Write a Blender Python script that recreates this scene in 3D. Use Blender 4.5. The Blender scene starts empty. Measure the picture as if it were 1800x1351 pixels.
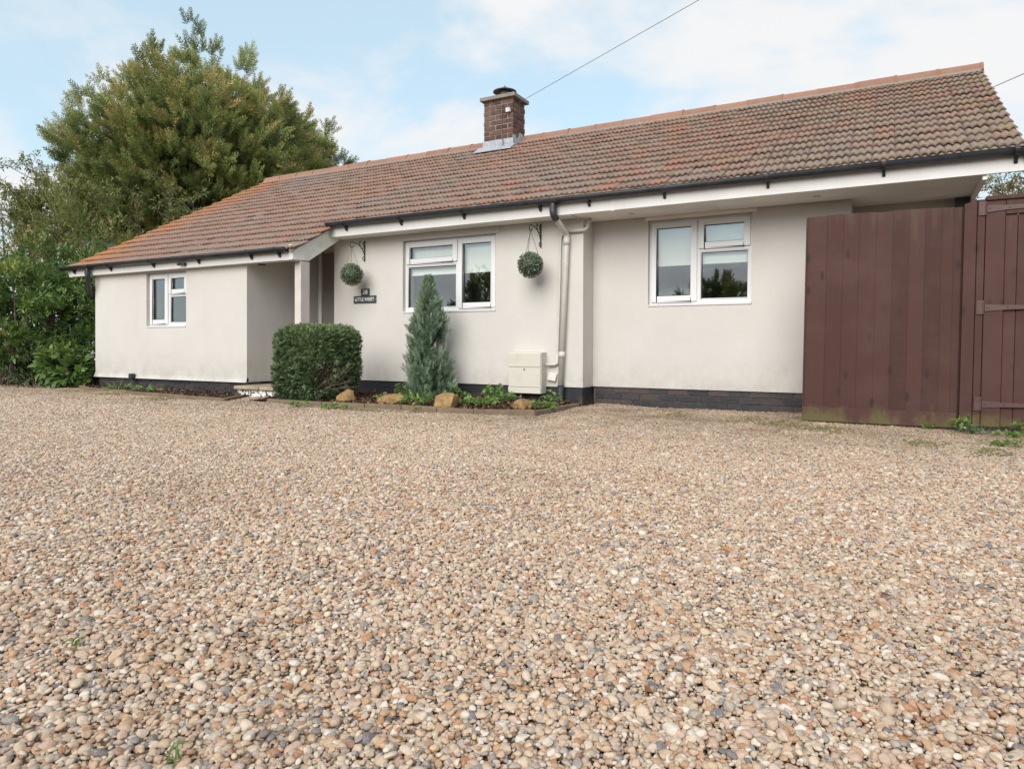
import bpy, bmesh, math, random
import numpy as np
from mathutils import Vector, Matrix

S = bpy.context.scene
COL = S.collection
rad = math.radians
rng = np.random.RandomState(11)
random.seed(5)

# ------------------------------------------------------------------ camera
CAMZ = 0.71
YAW, PIT, ROL = rad(28.531), rad(0.489), rad(0.171)
FPX, CYPX = 1209.8, 617.885                       # in pixels of an 1800 px wide picture
fw = Vector((-math.sin(YAW) * math.cos(PIT), math.cos(YAW) * math.cos(PIT), -math.sin(PIT)))
r0 = Vector((math.cos(YAW), math.sin(YAW), 0.0))
u0 = r0.cross(fw)
rt = r0 * math.cos(ROL) + u0 * math.sin(ROL)
up = -r0 * math.sin(ROL) + u0 * math.cos(ROL)
cd = bpy.data.cameras.new("camera")
cam = bpy.data.objects.new("camera", cd)
COL.objects.link(cam)
M = Matrix((rt, up, -fw)).transposed().to_4x4()
M.translation = (0, 0, CAMZ)
cam.matrix_world = M
cd.sensor_width = 36.0
cd.lens = FPX / 1800 * 36
cd.shift_y = -(675.5 - CYPX) / 1800
cd.clip_start, cd.clip_end = 0.05, 3000
S.camera = cam


def in_view(p, margin=0.0):
    d = Vector(p) - Vector((0, 0, CAMZ))
    z = d.dot(fw)
    if z < 0.1:
        return None
    x = 900 + FPX * d.dot(rt) / z
    y = CYPX - FPX * d.dot(up) / z
    if -margin < x < 1800 + margin and -margin < y < 1351 + margin:
        return x, y, z
    return None


# ------------------------------------------------------------------ world, sun, exposure
SUN_DIR = Vector((0.07, -0.82, 0.55)).normalized()       # towards the sun
W = bpy.data.worlds.new("World")
S.world = W
W.use_nodes = True
wn, wl = W.node_tree.nodes, W.node_tree.links
wn.clear()


def N(nodes, t, **kw):
    n = nodes.new(t)
    for k, v in kw.items():
        if k.startswith("i_"):
            key = k[2:]
            n.inputs[int(key) if key.isdigit() else key].default_value = v
        else:
            setattr(n, k, v)
    return n


sky = N(wn, "ShaderNodeTexSky", sky_type="NISHITA", sun_disc=False, sun_elevation=math.asin(SUN_DIR.z),
        sun_rotation=math.atan2(SUN_DIR.x, SUN_DIR.y), air_density=1.0, dust_density=0.6, ozone_density=1.6)
tc = N(wn, "ShaderNodeTexCoord")
sep = N(wn, "ShaderNodeSeparateXYZ")
wl.new(tc.outputs["Generated"], sep.inputs[0])
den = N(wn, "ShaderNodeMath", operation="ADD", i_1=0.30)
absz = N(wn, "ShaderNodeMath", operation="ABSOLUTE")
wl.new(sep.outputs[2], absz.inputs[0])
wl.new(absz.outputs[0], den.inputs[0])
dv = N(wn, "ShaderNodeVectorMath", operation="DIVIDE")
cmb = N(wn, "ShaderNodeCombineXYZ")
for i in range(3):
    wl.new(den.outputs[0], cmb.inputs[i])
wl.new(tc.outputs["Generated"], dv.inputs[0])
wl.new(cmb.outputs[0], dv.inputs[1])
mp = N(wn, "ShaderNodeMapping")
mp.inputs["Location"].default_value = (35.35, 19.01, 2.11)
mp.inputs["Scale"].default_value = (1.0, 1.0, 1.9)
wl.new(dv.outputs[0], mp.inputs[0])
cn = N(wn, "ShaderNodeTexNoise", i_Scale=1.9, i_Detail=9.0, i_Roughness=0.53, i_Distortion=0.25)
wl.new(mp.outputs[0], cn.inputs["Vector"])
cr = N(wn, "ShaderNodeValToRGB")
cr.color_ramp.elements[0].position = 0.40
cr.color_ramp.elements[1].position = 0.58
cr.color_ramp.elements[0].color = (0.0, 0.0, 0.0, 1)
cr.color_ramp.elements[1].color = (1, 1, 1, 1)
cr.color_ramp.interpolation = "EASE"
wl.new(cn.outputs["Fac"], cr.inputs[0])
# a thin high veil over the whole sky, then the cumulus
cn2 = N(wn, "ShaderNodeTexNoise", i_Scale=2.6, i_Detail=4.0, i_Roughness=0.5)
wl.new(mp.outputs[0], cn2.inputs["Vector"])
ccol = N(wn, "ShaderNodeMix", data_type="RGBA")
ccol.inputs[6].default_value = (3.45, 3.5, 3.58, 1)
ccol.inputs[7].default_value = (3.72, 3.70, 3.70, 1)
wl.new(cn2.outputs["Fac"], ccol.inputs[0])
veil = N(wn, "ShaderNodeMix", data_type="RGBA")
veil.inputs[0].default_value = 0.58
veil.inputs[7].default_value = (3.1, 3.95, 4.15, 1)
skb = N(wn, "ShaderNodeVectorMath", operation="SCALE")
skb.inputs[3].default_value = 0.72
wl.new(sky.outputs[0], skb.inputs[0])
wl.new(skb.outputs[0], veil.inputs[6])
cm = N(wn, "ShaderNodeMix", data_type="RGBA")
wl.new(cr.outputs[0], cm.inputs[0])
wl.new(veil.outputs[2], cm.inputs[6])
wl.new(ccol.outputs[2], cm.inputs[7])
bg = N(wn, "ShaderNodeBackground", i_Strength=0.10)
wl.new(cm.outputs[2], bg.inputs[0])
wo = N(wn, "ShaderNodeOutputWorld")
wl.new(bg.outputs[0], wo.inputs[0])

sd = bpy.data.lights.new("sun", "SUN")
sd.energy = 1.5
sd.angle = rad(50)
sd.color = (1.0, 0.95, 0.88)
sun = bpy.data.objects.new("sun", sd)
COL.objects.link(sun)
sun.rotation_euler = (-SUN_DIR).to_track_quat("-Z", "Y").to_euler()
sun.location = (-6, -10, 14)

S.view_settings.view_transform = "Standard"
S.view_settings.look = "None"
S.view_settings.exposure = 1.35
S.view_settings.gamma = 1.0
S.view_settings.use_curve_mapping = False
S.render.engine = "CYCLES"
S.cycles.use_denoising = True
S.cycles.max_bounces = 8
S.cycles.diffuse_bounces = 5
S.cycles.transparent_max_bounces = 8
S.cycles.caustics_reflective = False
S.cycles.caustics_refractive = False

# ------------------------------------------------------------------ material helpers
MATS = {}


class MN:
    """small wrapper round a material's node tree"""

    def __init__(s, name, rough=0.6, spec=0.5):
        s.m = bpy.data.materials.new(name)
        s.m.use_nodes = True
        s.t = s.m.node_tree
        s.n, s.l = s.t.nodes, s.t.links
        s.b = s.n["Principled BSDF"]
        s.b.inputs["Roughness"].default_value = rough
        s.b.inputs["Specular IOR Level"].default_value = spec
        s.pos = None
        MATS[name] = s.m

    def link(s, a, b):
        s.l.new(a, b)

    def P(s):
        if s.pos is None:
            s.pos = N(s.n, "ShaderNodeNewGeometry").outputs["Position"]
        return s.pos

    def obj(s):
        return N(s.n, "ShaderNodeTexCoord").outputs["Object"]

    def noise(s, scale, detail=4, rough=0.55, vec=None, stretch=None, w=0):
        v = vec or s.P()
        if stretch:
            m = N(s.n, "ShaderNodeMapping")
            m.inputs["Scale"].default_value = stretch
            m.inputs["Location"].default_value = (w, w * 0.7, w * 1.3)
            s.link(v, m.inputs[0])
            v = m.outputs[0]
        n = N(s.n, "ShaderNodeTexNoise", i_Scale=scale, i_Detail=detail, i_Roughness=rough)
        s.link(v, n.inputs["Vector"])
        return n.outputs["Fac"]

    def ramp(s, fac, stops, mode="LINEAR"):
        r = N(s.n, "ShaderNodeValToRGB")
        r.color_ramp.interpolation = mode
        e = r.color_ramp.elements
        while len(e) < len(stops):
            e.new(0.5)
        for el, (p, c) in zip(e, stops):
            el.position = p
            el.color = tuple(c) + (1,) if len(c) == 3 else c
        s.link(fac, r.inputs[0])
        return r.outputs[0]

    def mix(s, fac, a, b, blend="MIX"):
        m = N(s.n, "ShaderNodeMix", data_type="RGBA", blend_type=blend)
        for sock, v in ((m.inputs[0], fac), (m.inputs[6], a), (m.inputs[7], b)):
            if hasattr(v, "is_output"):
                s.link(v, sock)
            elif isinstance(v, (int, float)):
                sock.default_value = v
            else:
                sock.default_value = tuple(v) + (1,)
        return m.outputs[2]

    def math(s, op, a, b=0.0, clamp=False):
        m = N(s.n, "ShaderNodeMath", operation=op, use_clamp=clamp)
        for i, v in enumerate((a, b)):
            if hasattr(v, "is_output"):
                s.link(v, m.inputs[i])
            else:
                m.inputs[i].default_value = v
        return m.outputs[0]

    def maprange(s, v, a, b, c=0.0, d=1.0):
        m = N(s.n, "ShaderNodeMapRange")
        s.link(v, m.inputs[0])
        for i, k in enumerate((a, b, c, d)):
            m.inputs[i + 1].default_value = k
        return m.outputs[0]

    def xyz(s, v=None):
        x = N(s.n, "ShaderNodeSeparateXYZ")
        s.link(v or s.P(), x.inputs[0])
        return x.outputs

    def color(s, c):
        if hasattr(c, "is_output"):
            s.link(c, s.b.inputs["Base Color"])
        else:
            s.b.inputs["Base Color"].default_value = tuple(c) + (1,)
        return s

    def rough(s, c):
        s.link(c, s.b.inputs["Roughness"])

    def bump(s, h, strength=0.3, dist=0.01):
        b = N(s.n, "ShaderNodeBump", i_Strength=strength, i_Distance=dist)
        s.link(h, b.inputs["Height"])
        s.link(b.outputs[0], s.b.inputs["Normal"])
        return s


def G(v):
    return (v, v, v)


def simple(name, c, rough=0.6, var=0.12, scale=6.0, bump=0.0, bscale=60.0, spec=0.5, metal=0.0):
    m = MN(name, rough, spec)
    n = m.noise(scale, 5)
    lo = tuple(x * (1 - var) for x in c)
    hi = tuple(min(1, x * (1 + var)) for x in c)
    m.color(m.ramp(n, [(0.3, lo), (0.7, hi)]))
    if bump:
        m.bump(m.noise(bscale, 4), bump, 0.004)
    m.b.inputs["Metallic"].default_value = metal
    return m


# painted render on the walls: faint dirt, drips and trowel unevenness
m = MN("wall_render", 0.85, 0.25)
a = m.noise(1.1, 6, 0.6)
b_ = m.noise(1.0, 5, 0.6, stretch=(7, 7, 0.6))
c_ = m.ramp(a, [(0.32, (0.530, 0.505, 0.478)), (0.7, (0.582, 0.555, 0.526))])
c_ = m.mix(m.maprange(b_, 0.57, 0.82, 0, 0.10), c_, (0.33, 0.30, 0.26))
z = m.xyz()[2]
spl = m.noise(26, 5, 0.7)
c_ = m.mix(m.maprange(spl, 0.66, 0.74, 0, 0.25), c_, (0.36, 0.335, 0.30))
low = m.math("MULTIPLY", m.maprange(z, 0.62, 0.2, 0, 1), m.maprange(m.noise(6.0, 6, 0.65), 0.38, 0.70, 0.05, 0.5))
c_ = m.mix(low, c_, (0.31, 0.28, 0.235))
m.color(c_)
h = m.math("ADD", m.math("MULTIPLY", m.noise(120, 4), 0.35), m.noise(3.2, 4))
m.bump(h, 0.38, 0.014)

simple("inner_wall", (0.42, 0.40, 0.37), 0.9)
simple("inner_floor", (0.16, 0.11, 0.08), 0.7)
simple("porch_door", (0.20, 0.175, 0.15), 0.5, 0.06)
simple("painted_post", (0.58, 0.51, 0.475), 0.6, 0.08, 5, 0.15)
m = MN("white_paint", 0.45, 0.4)
a = m.noise(2.3, 6, 0.62)
c_ = m.ramp(a, [(0.35, (0.60, 0.59, 0.575)), (0.65, (0.66, 0.65, 0.64))])
drip = m.noise(1.0, 6, 0.6, stretch=(22, 22, 2.5))
c_ = m.mix(m.maprange(drip, 0.58, 0.78, 0, 0.30), c_, (0.42, 0.39, 0.33))
m.color(c_)
m.bump(m.noise(35, 4), 0.08, 0.003)
m = MN("barge_paint", 0.55, 0.4)
a = m.noise(3.5, 7, 0.68)
c_ = m.mix(m.maprange(a, 0.47, 0.68, 0, 0.55), (0.86, 0.84, 0.79), (0.46, 0.48, 0.33))
m.color(c_)
simple("soffit_paint", (0.84, 0.80, 0.76), 0.75, 0.07, 2.2)
simple("upvc", (0.66, 0.66, 0.67), 0.28, 0.02, 3, spec=0.5)
simple("gasket", (0.03, 0.03, 0.035), 0.6)
m = MN("gutter_plastic", 0.38, 0.5)
a = m.noise(7, 6, 0.65)
m.color(m.ramp(a, [(0.3, (0.016, 0.018, 0.022)), (0.72, (0.045, 0.048, 0.055))]))
simple("cream_pipe", (0.54, 0.515, 0.48), 0.5, 0.07, 9)
simple("black_iron", (0.018, 0.018, 0.020), 0.5, 0.3, 40)
simple("lead", (0.33, 0.35, 0.385), 0.55, 0.22, 14, 0.3, 40)
simple("cement", (0.22, 0.20, 0.175), 0.95, 0.25, 30, 0.5, 90)
simple("slate", (0.045, 0.047, 0.052), 0.55, 0.15, 30)
simple("white_letter", (0.82, 0.82, 0.80), 0.5, 0.02)
simple("blind_cloth", (0.86, 0.86, 0.83), 0.9, 0.02, 2)
simple("cable_black", (0.10, 0.10, 0.11), 0.6)
simple("cowl_metal", (0.10, 0.095, 0.10), 0.6, 0.3, 20)
simple("cowl_clay", (0.30, 0.22, 0.18), 0.8, 0.2, 20)
m = MN("meter_plastic", 0.5, 0.4)
c_ = m.mix(m.maprange(m.noise(6, 6, 0.65), 0.5, 0.75, 0, 0.28), (0.55, 0.525, 0.46), (0.38, 0.33, 0.25))
m.color(c_)
# bitumen-painted plinth
m = MN("bitumen", 0.55, 0.4)
a = m.noise(4, 6, 0.65)
c_ = m.ramp(a, [(0.3, (0.012, 0.013, 0.016)), (0.75, (0.034, 0.035, 0.042))])
dust = m.math("MULTIPLY", m.maprange(m.xyz()[2], 0.13, 0.0, 0, 1), m.maprange(m.noise(9, 5), 0.35, 0.7, 0, 0.8))
m.color(m.mix(dust, c_, (0.13, 0.10, 0.075)))
m.bump(m.noise(26, 5), 0.35, 0.006)
m = MN("dark_brick", 0.6, 0.4)
rnd = N(m.n, "ShaderNodeObjectInfo").outputs["Random"]
c_ = m.ramp(rnd, [(0.0, (0.020, 0.020, 0.025)), (0.55, (0.034, 0.032, 0.037)), (1.0, (0.066, 0.045, 0.042))])
c_ = m.mix(m.maprange(m.noise(22, 6, 0.7), 0.5, 0.8, 0, 0.5), c_, (0.10, 0.085, 0.075))
m.color(c_)
m.bump(m.noise(70, 5), 0.5, 0.005)
simple("dark_mortar", (0.088, 0.078, 0.072), 0.95, 0.35, 20, 0.6, 80)
m = MN("chimney_brick", 0.85, 0.3)
rnd = N(m.n, "ShaderNodeObjectInfo").outputs["Random"]
c_ = m.ramp(rnd, [(0.0, (0.070, 0.032, 0.030)), (0.5, (0.105, 0.052, 0.044)), (1.0, (0.145, 0.086, 0.072))])
c_ = m.mix(m.maprange(m.noise(6, 6, 0.7), 0.48, 0.75, 0, 0.75), c_, (0.17, 0.145, 0.125))
lich = m.maprange(m.noise(9, 5, 0.6, stretch=(1, 1, 1), w=3.3), 0.63, 0.69, 0, 0.8)
c_ = m.mix(lich, c_, (0.42, 0.24, 0.05))
m.color(c_)
m.bump(m.noise(60, 5), 0.6, 0.006)
simple("chimney_mortar", (0.36, 0.31, 0.255), 0.95, 0.25, 18, 0.6, 80)

# ------------------------------------------------------------------ roof tile material: one tint per tile cell, lichen and soot in patches
PITCH = math.atan(0.55)
CP, SP = math.cos(PITCH), math.sin(PITCH)
TW, TG = 0.2, 0.2675                                    # cover width, gauge
Y_EAVE, Z_EAVE = 7.17, 2.385
S_EAVE = Y_EAVE * CP + Z_EAVE * SP
X_L, X_R = -11.976, 1.066
Y_RIDGE = 10.774
m = MN("roof_tile", 0.82, 0.3)
x, y, z = m.xyz()[0:3]
s_ = m.math("ADD", m.math("MULTIPLY", y, CP), m.math("MULTIPLY", z, SP))
ci = m.math("FLOOR", m.math("DIVIDE", m.math("SUBTRACT", x, X_R), TW))
cj = m.math("FLOOR", m.math("DIVIDE", m.math("SUBTRACT", s_, S_EAVE - 0.004), TG))
cv = N(m.n, "ShaderNodeCombineXYZ")
m.link(ci, cv.inputs[0])
m.link(cj, cv.inputs[1])
wnz = N(m.n, "ShaderNodeTexWhiteNoise", noise_dimensions="2D")
m.link(cv.outputs[0], wnz.inputs["Vector"])
tile = m.ramp(wnz.outputs["Value"], [(0.0, (0.198, 0.134, 0.109)), (0.25, (0.244, 0.170, 0.138)), (0.5, (0.281, 0.198, 0.160)),
                                     (0.75, (0.262, 0.160, 0.125)), (0.9, (0.304, 0.158, 0.115)), (1.0, (0.345, 0.156, 0.109))])
wear = m.noise(0.62, 5, 0.62)
wear = m.math("ADD", wear, m.maprange(x, -1.0, -5.0, -0.03, 0.03))
tile = m.mix(m.maprange(wear, 0.46, 0.66, 0, 0.5), tile, (0.300, 0.160, 0.120))
grey = m.noise(0.5, 4, 0.55, stretch=(1, 1, 1), w=7.7)
tile = m.mix(m.maprange(grey, 0.44, 0.64, 0, 0.6), tile, (0.225, 0.182, 0.166))
fine = m.noise(17, 7, 0.72)
tile = m.mix(m.maprange(fine, 0.40, 0.74, 0, 0.5), tile, (0.135, 0.104, 0.086))
pale = m.noise(46, 5, 0.7)
tile = m.mix(m.maprange(pale, 0.56, 0.72, 0, 0.5), tile, (0.42, 0.385, 0.33))
# yellow-green lichen, thicker near the right-hand end of the roof
lichx = m.maprange(x, -3.2, 1.0, 0.08, 0.42)
lich = m.math("MULTIPLY", m.maprange(m.noise(5.2, 7, 0.72), 0.47, 0.62, 0, 1), lichx)
tile = m.mix(lich, tile, (0.30, 0.27, 0.13))
# orange lichen along the far verge
ver = m.math("MULTIPLY", m.maprange(x, -10.7, -11.8, 0, 1), m.maprange(m.noise(2.4, 6, 0.7), 0.36, 0.6, 0.25, 0.9))
tile = m.mix(ver, tile, (0.40, 0.155, 0.048))
m.color(tile)
m.bump(m.math("ADD", m.noise(90, 5, 0.6), m.noise(24, 4)), 0.32, 0.006)
m = MN("ridge_clay", 0.8, 0.3)
rnd = N(m.n, "ShaderNodeObjectInfo").outputs["Random"]
c_ = m.ramp(rnd, [(0.0, (0.25, 0.115, 0.075)), (1.0, (0.33, 0.155, 0.10))])
c_ = m.mix(m.maprange(m.noise(6, 7, 0.72), 0.40, 0.66, 0, 0.7), c_, (0.25, 0.175, 0.125))
c_ = m.mix(m.maprange(m.noise(40, 5, 0.7), 0.6, 0.72, 0, 0.7), c_, (0.5, 0.45, 0.38))
m.color(c_)
m.bump(m.noise(60, 4), 0.35, 0.005)
simple("moss", (0.125, 0.115, 0.035), 0.95, 0.5, 40, 0.6, 120)
simple("moss_green", (0.135, 0.125, 0.040), 0.95, 0.45, 12, 0.6, 120)

# glass: clear pane with mirror reflections
m = MN("window_glass")
tr = N(m.n, "ShaderNodeBsdfTransparent")
tr.inputs[0].default_value = (0.95, 0.98, 0.97, 1)
gl = N(m.n, "ShaderNodeBsdfGlossy", i_Roughness=0.0)
gl.inputs[0].default_value = (0.95, 0.97, 1.0, 1)
fr = N(m.n, "ShaderNodeLayerWeight", i_Blend=0.5)
fac = m.math("MULTIPLY_ADD", m.math("POWER", fr.outputs["Facing"], 4.0), 0.8)
fac.node.inputs[2].default_value = 0.135
bm_ = N(m.n, "ShaderNodeBump", i_Strength=0.008, i_Distance=0.01)
m.link(m.noise(1.6, 2), bm_.inputs["Height"])
m.link(bm_.outputs[0], gl.inputs["Normal"])
ms = N(m.n, "ShaderNodeMixShader")
m.link(fac, ms.inputs[0])
m.link(tr.outputs[0], ms.inputs[1])
m.link(gl.outputs[0], ms.inputs[2])
m.link(ms.outputs[0], m.n["Material Output"].inputs[0])

# stained timber with algae that creeps up from the ground and down from the top edge
m = MN("stained_timber", 0.68, 0.35)
rnd = N(m.n, "ShaderNodeObjectInfo").outputs["Random"]
c_ = m.ramp(rnd, [(0.0, (0.046, 0.0155, 0.0125)), (0.5, (0.056, 0.0195, 0.0158)), (1.0, (0.068, 0.0260, 0.0215))])
grain = m.noise(1.0, 8, 0.65, stretch=(55, 55, 1.8))
c_ = m.mix(m.maprange(grain, 0.42, 0.75, 0, 0.6), c_, (0.052, 0.024, 0.020))
blot = m.noise(2.6, 6, 0.65)
c_ = m.mix(m.maprange(blot, 0.46, 0.70, 0, 0.55), c_, (0.085, 0.042, 0.037))
knot = N(m.n, "ShaderNodeTexVoronoi", voronoi_dimensions="2D", i_Scale=1.0)
kx = m.xyz()
kc = N(m.n, "ShaderNodeCombineXYZ")
m.link(m.math("MULTIPLY", kx[0], 5.2), kc.inputs[0])
m.link(m.math("MULTIPLY", kx[2], 2.3), kc.inputs[1])
m.link(kc.outputs[0], knot.inputs["Vector"])
c_ = m.mix(m.math("MULTIPLY", m.maprange(knot.outputs["Distance"], 0.13, 0.04, 0, 0.85), m.maprange(m.noise(1.7, 2), 0.46, 0.54, 0, 1)), c_, (0.022, 0.012, 0.010))
z = m.xyz()[2]
alg = m.noise(2.4, 6, 0.68, stretch=(1.6, 1.6, 0.9))
loz = m.math("ADD", m.maprange(z, 0.02, 0.30, 0.24, -0.20), alg)
c_ = m.mix(m.maprange(loz, 0.56, 0.74, 0, 0.85), c_, (0.105, 0.090, 0.032))
hiz = m.math("ADD", m.maprange(z, 1.45, 1.92, -0.22, 0.10), m.noise(2.0, 5, 0.6, stretch=(6, 6, 0.8)))
c_ = m.mix(m.maprange(hiz, 0.52, 0.75, 0, 0.55), c_, (0.088, 0.062, 0.034))
m.color(c_)
m.bump(grain, 0.3, 0.006)
simple("stained_iron", (0.075, 0.032, 0.029), 0.5, 0.15, 12)

m = MN("edging_concrete", 0.9, 0.3)
c_ = m.ramp(m.noise(5, 7, 0.7), [(0.3, (0.13, 0.095, 0.066)), (0.6, (0.21, 0.155, 0.108)), (0.78, (0.15, 0.135, 0.075))])
m.color(c_)
m.bump(m.noise(60, 5), 0.6, 0.008)
m = MN("sandstone", 0.9, 0.3)
c_ = m.ramp(m.noise(11, 8, 0.72), [(0.28, (0.10, 0.062, 0.030)), (0.46, (0.27, 0.165, 0.070)), (0.64, (0.40, 0.275, 0.135)), (0.78, (0.24, 0.215, 0.125))])
m.color(c_)
m.bump(m.noise(30, 8, 0.7), 0.9, 0.02)
m = MN("step_stone", 0.9, 0.3)
m.color(m.ramp(m.noise(9, 7, 0.7), [(0.3, (0.26, 0.20, 0.14)), (0.7, (0.42, 0.35, 0.26))]))
m.bump(m.noise(40, 6), 0.7, 0.01)
m = MN("flaking_white", 0.8, 0.3)
fl = m.maprange(m.noise(24, 6, 0.7), 0.50, 0.56, 0, 1)
m.color(m.mix(fl, (0.78, 0.77, 0.74), (0.05, 0.045, 0.04)))
m.bump(fl, 0.4, 0.004)
m = MN("soil", 0.98, 0.1)
m.color(m.ramp(m.noise(40, 7, 0.75), [(0.3, (0.025, 0.015, 0.010)), (0.55, (0.060, 0.038, 0.026)), (0.75, (0.105, 0.068, 0.045))]))
m.bump(m.noise(55, 7, 0.7), 1.0, 0.02)
m = MN("bark_chip", 0.95, 0.1)
at = N(m.n, "ShaderNodeAttribute", attribute_name="tint")
m.color(m.ramp(at.outputs["Fac"], [(0.0, (0.035, 0.018, 0.012)), (0.5, (0.095, 0.052, 0.034)), (0.85, (0.17, 0.105, 0.068)), (1.0, (0.32, 0.22, 0.14))]))
# ground under the pebbles: grit of the same stone, seen only where the sheet runs on past the pebbles
m = MN("grit", 0.95, 0.2)
vo = N(m.n, "ShaderNodeTexVoronoi", i_Scale=48.0, i_Randomness=1.0)
m.link(m.P(), vo.inputs["Vector"])
c_ = m.ramp(N(m.n, "ShaderNodeSeparateColor").outputs[0], [(0.0, G(0.1)), (1, G(0.1))])
sc_ = N(m.n, "ShaderNodeSeparateColor")
m.link(vo.outputs["Color"], sc_.inputs[0])
c_ = m.ramp(sc_.outputs[0], [(0.0, (0.085, 0.055, 0.036)), (0.4, (0.20, 0.135, 0.088)), (0.75, (0.30, 0.22, 0.15)), (1.0, (0.20, 0.19, 0.18))])
c_ = m.mix(m.maprange(m.noise(0.5, 5), 0.5, 0.72, 0, 0.3), c_, (0.12, 0.09, 0.055))
m.color(c_)
m.bump(vo.outputs["Distance"], 0.6, 0.012)
m = MN("pebble", 0.62, 0.35)
rnd = N(m.n, "ShaderNodeObjectInfo").outputs["Random"]
c_ = m.ramp(rnd, [(0.0, (0.437, 0.330, 0.237)), (0.10, (0.527, 0.414, 0.303)), (0.22, (0.483, 0.342, 0.233)), (0.32, (0.573, 0.473, 0.369)),
                  (0.42, (0.426, 0.254, 0.145)), (0.50, (0.472, 0.384, 0.307)), (0.57, (0.372, 0.174, 0.079)), (0.62, (0.364, 0.307, 0.264)),
                  (0.70, (0.619, 0.553, 0.474)), (0.785, (0.245, 0.227, 0.220)), (0.83, (0.472, 0.321, 0.246)), (0.90, (0.123, 0.123, 0.132)),
                  (0.93, (0.527, 0.384, 0.237)), (0.97, (0.282, 0.161, 0.105))], "CONSTANT")
oc = m.obj()
mot = m.noise(1.6, 5, 0.65, vec=oc)
c_ = m.mix(m.maprange(mot, 0.42, 0.70, 0, 0.50), c_, (0.38, 0.25, 0.16))
mot2 = m.noise(4.5, 4, 0.65, vec=oc)
c_ = m.mix(m.maprange(mot2, 0.52, 0.70, 0, 0.5), c_, (0.62, 0.57, 0.50))
# faint damp and dirt in broad patches of the drive, mossier by the walls
patch = m.noise(0.8, 5, 0.6)
c_ = m.mix(m.maprange(patch, 0.5, 0.75, 0, 0.32), c_, (0.24, 0.16, 0.10))
near = m.math("MULTIPLY", m.maprange(m.xyz()[1], 4.4, 6.4, 0, 1), m.maprange(m.noise(1.7, 5, 0.65), 0.34, 0.60, 0.14, 0.70))
c_ = m.mix(near, c_, (0.135, 0.095, 0.055))
m.color(c_)
m.bump(m.noise(3.0, 5, 0.6, vec=oc), 0.25, 0.15)


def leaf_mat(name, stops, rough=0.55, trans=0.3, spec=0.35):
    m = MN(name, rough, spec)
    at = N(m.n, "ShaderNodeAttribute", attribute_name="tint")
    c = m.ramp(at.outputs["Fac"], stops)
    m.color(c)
    t = N(m.n, "ShaderNodeBsdfTranslucent")
    m.link(c, t.inputs[0])
    mx = N(m.n, "ShaderNodeMixShader")
    mx.inputs[0].default_value = trans
    m.link(m.b.outputs[0], mx.inputs[1])
    m.link(t.outputs[0], mx.inputs[2])
    m.link(mx.outputs[0], m.n["Material Output"].inputs[0])
    return m.m


leaf_mat("cypress_leaf", [(0.0, (0.025, 0.037, 0.022)), (0.3, (0.074, 0.107, 0.042)), (0.55, (0.162, 0.213, 0.070)), (0.8, (0.274, 0.313, 0.095)), (1.0, (0.426, 0.348, 0.143))], 0.7, 0.15)
leaf_mat("laurel_leaf", [(0.0, (0.039, 0.077, 0.024)), (0.5, (0.094, 0.170, 0.043)), (0.85, (0.168, 0.258, 0.070)), (1.0, (0.300, 0.336, 0.090))], 0.38, 0.25, 0.5)
leaf_mat("privet_leaf", [(0.0, (0.085, 0.105, 0.036)), (0.5, (0.170, 0.195, 0.062)), (0.85, (0.27, 0.28, 0.095)), (1.0, (0.34, 0.25, 0.11))], 0.5, 0.35)
leaf_mat("yew_leaf", [(0.0, (0.031, 0.054, 0.029)), (0.5, (0.112, 0.168, 0.073)), (0.85, (0.207, 0.277, 0.108)), (1.0, (0.314, 0.283, 0.110))], 0.6, 0.15)
leaf_mat("lawson_leaf", [(0.0, (0.043, 0.074, 0.049)), (0.5, (0.138, 0.210, 0.135)), (0.85, (0.230, 0.307, 0.200)), (1.0, (0.306, 0.360, 0.207))], 0.6, 0.15)
leaf_mat("box_leaf", [(0.0, (0.039, 0.065, 0.034)), (0.5, (0.104, 0.150, 0.078)), (0.85, (0.221, 0.286, 0.163)), (1.0, (0.338, 0.403, 0.260))], 0.5, 0.2)
leaf_mat("weed_leaf", [(0.0, (0.075, 0.14, 0.035)), (0.5, (0.165, 0.285, 0.070)), (1.0, (0.26, 0.39, 0.11))], 0.5, 0.35)
leaf_mat("dead_leaf", [(0.0, (0.13, 0.050, 0.022)), (1.0, (0.30, 0.14, 0.055))], 0.7, 0.2)
leaf_mat("autumn_leaf", [(0.0, (0.085, 0.085, 0.030)), (0.5, (0.165, 0.155, 0.055)), (1.0, (0.26, 0.17, 0.08))], 0.5, 0.4)
simple("bark", (0.085, 0.060, 0.042), 0.95, 0.4, 14, 0.8, 30)
simple("twig_grey", (0.13, 0.10, 0.075), 0.95, 0.3, 14)
simple("grass_soil", (0.075, 0.075, 0.035), 0.98, 0.4, 3, 0.6, 30)

# ------------------------------------------------------------------ mesh helpers


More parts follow.
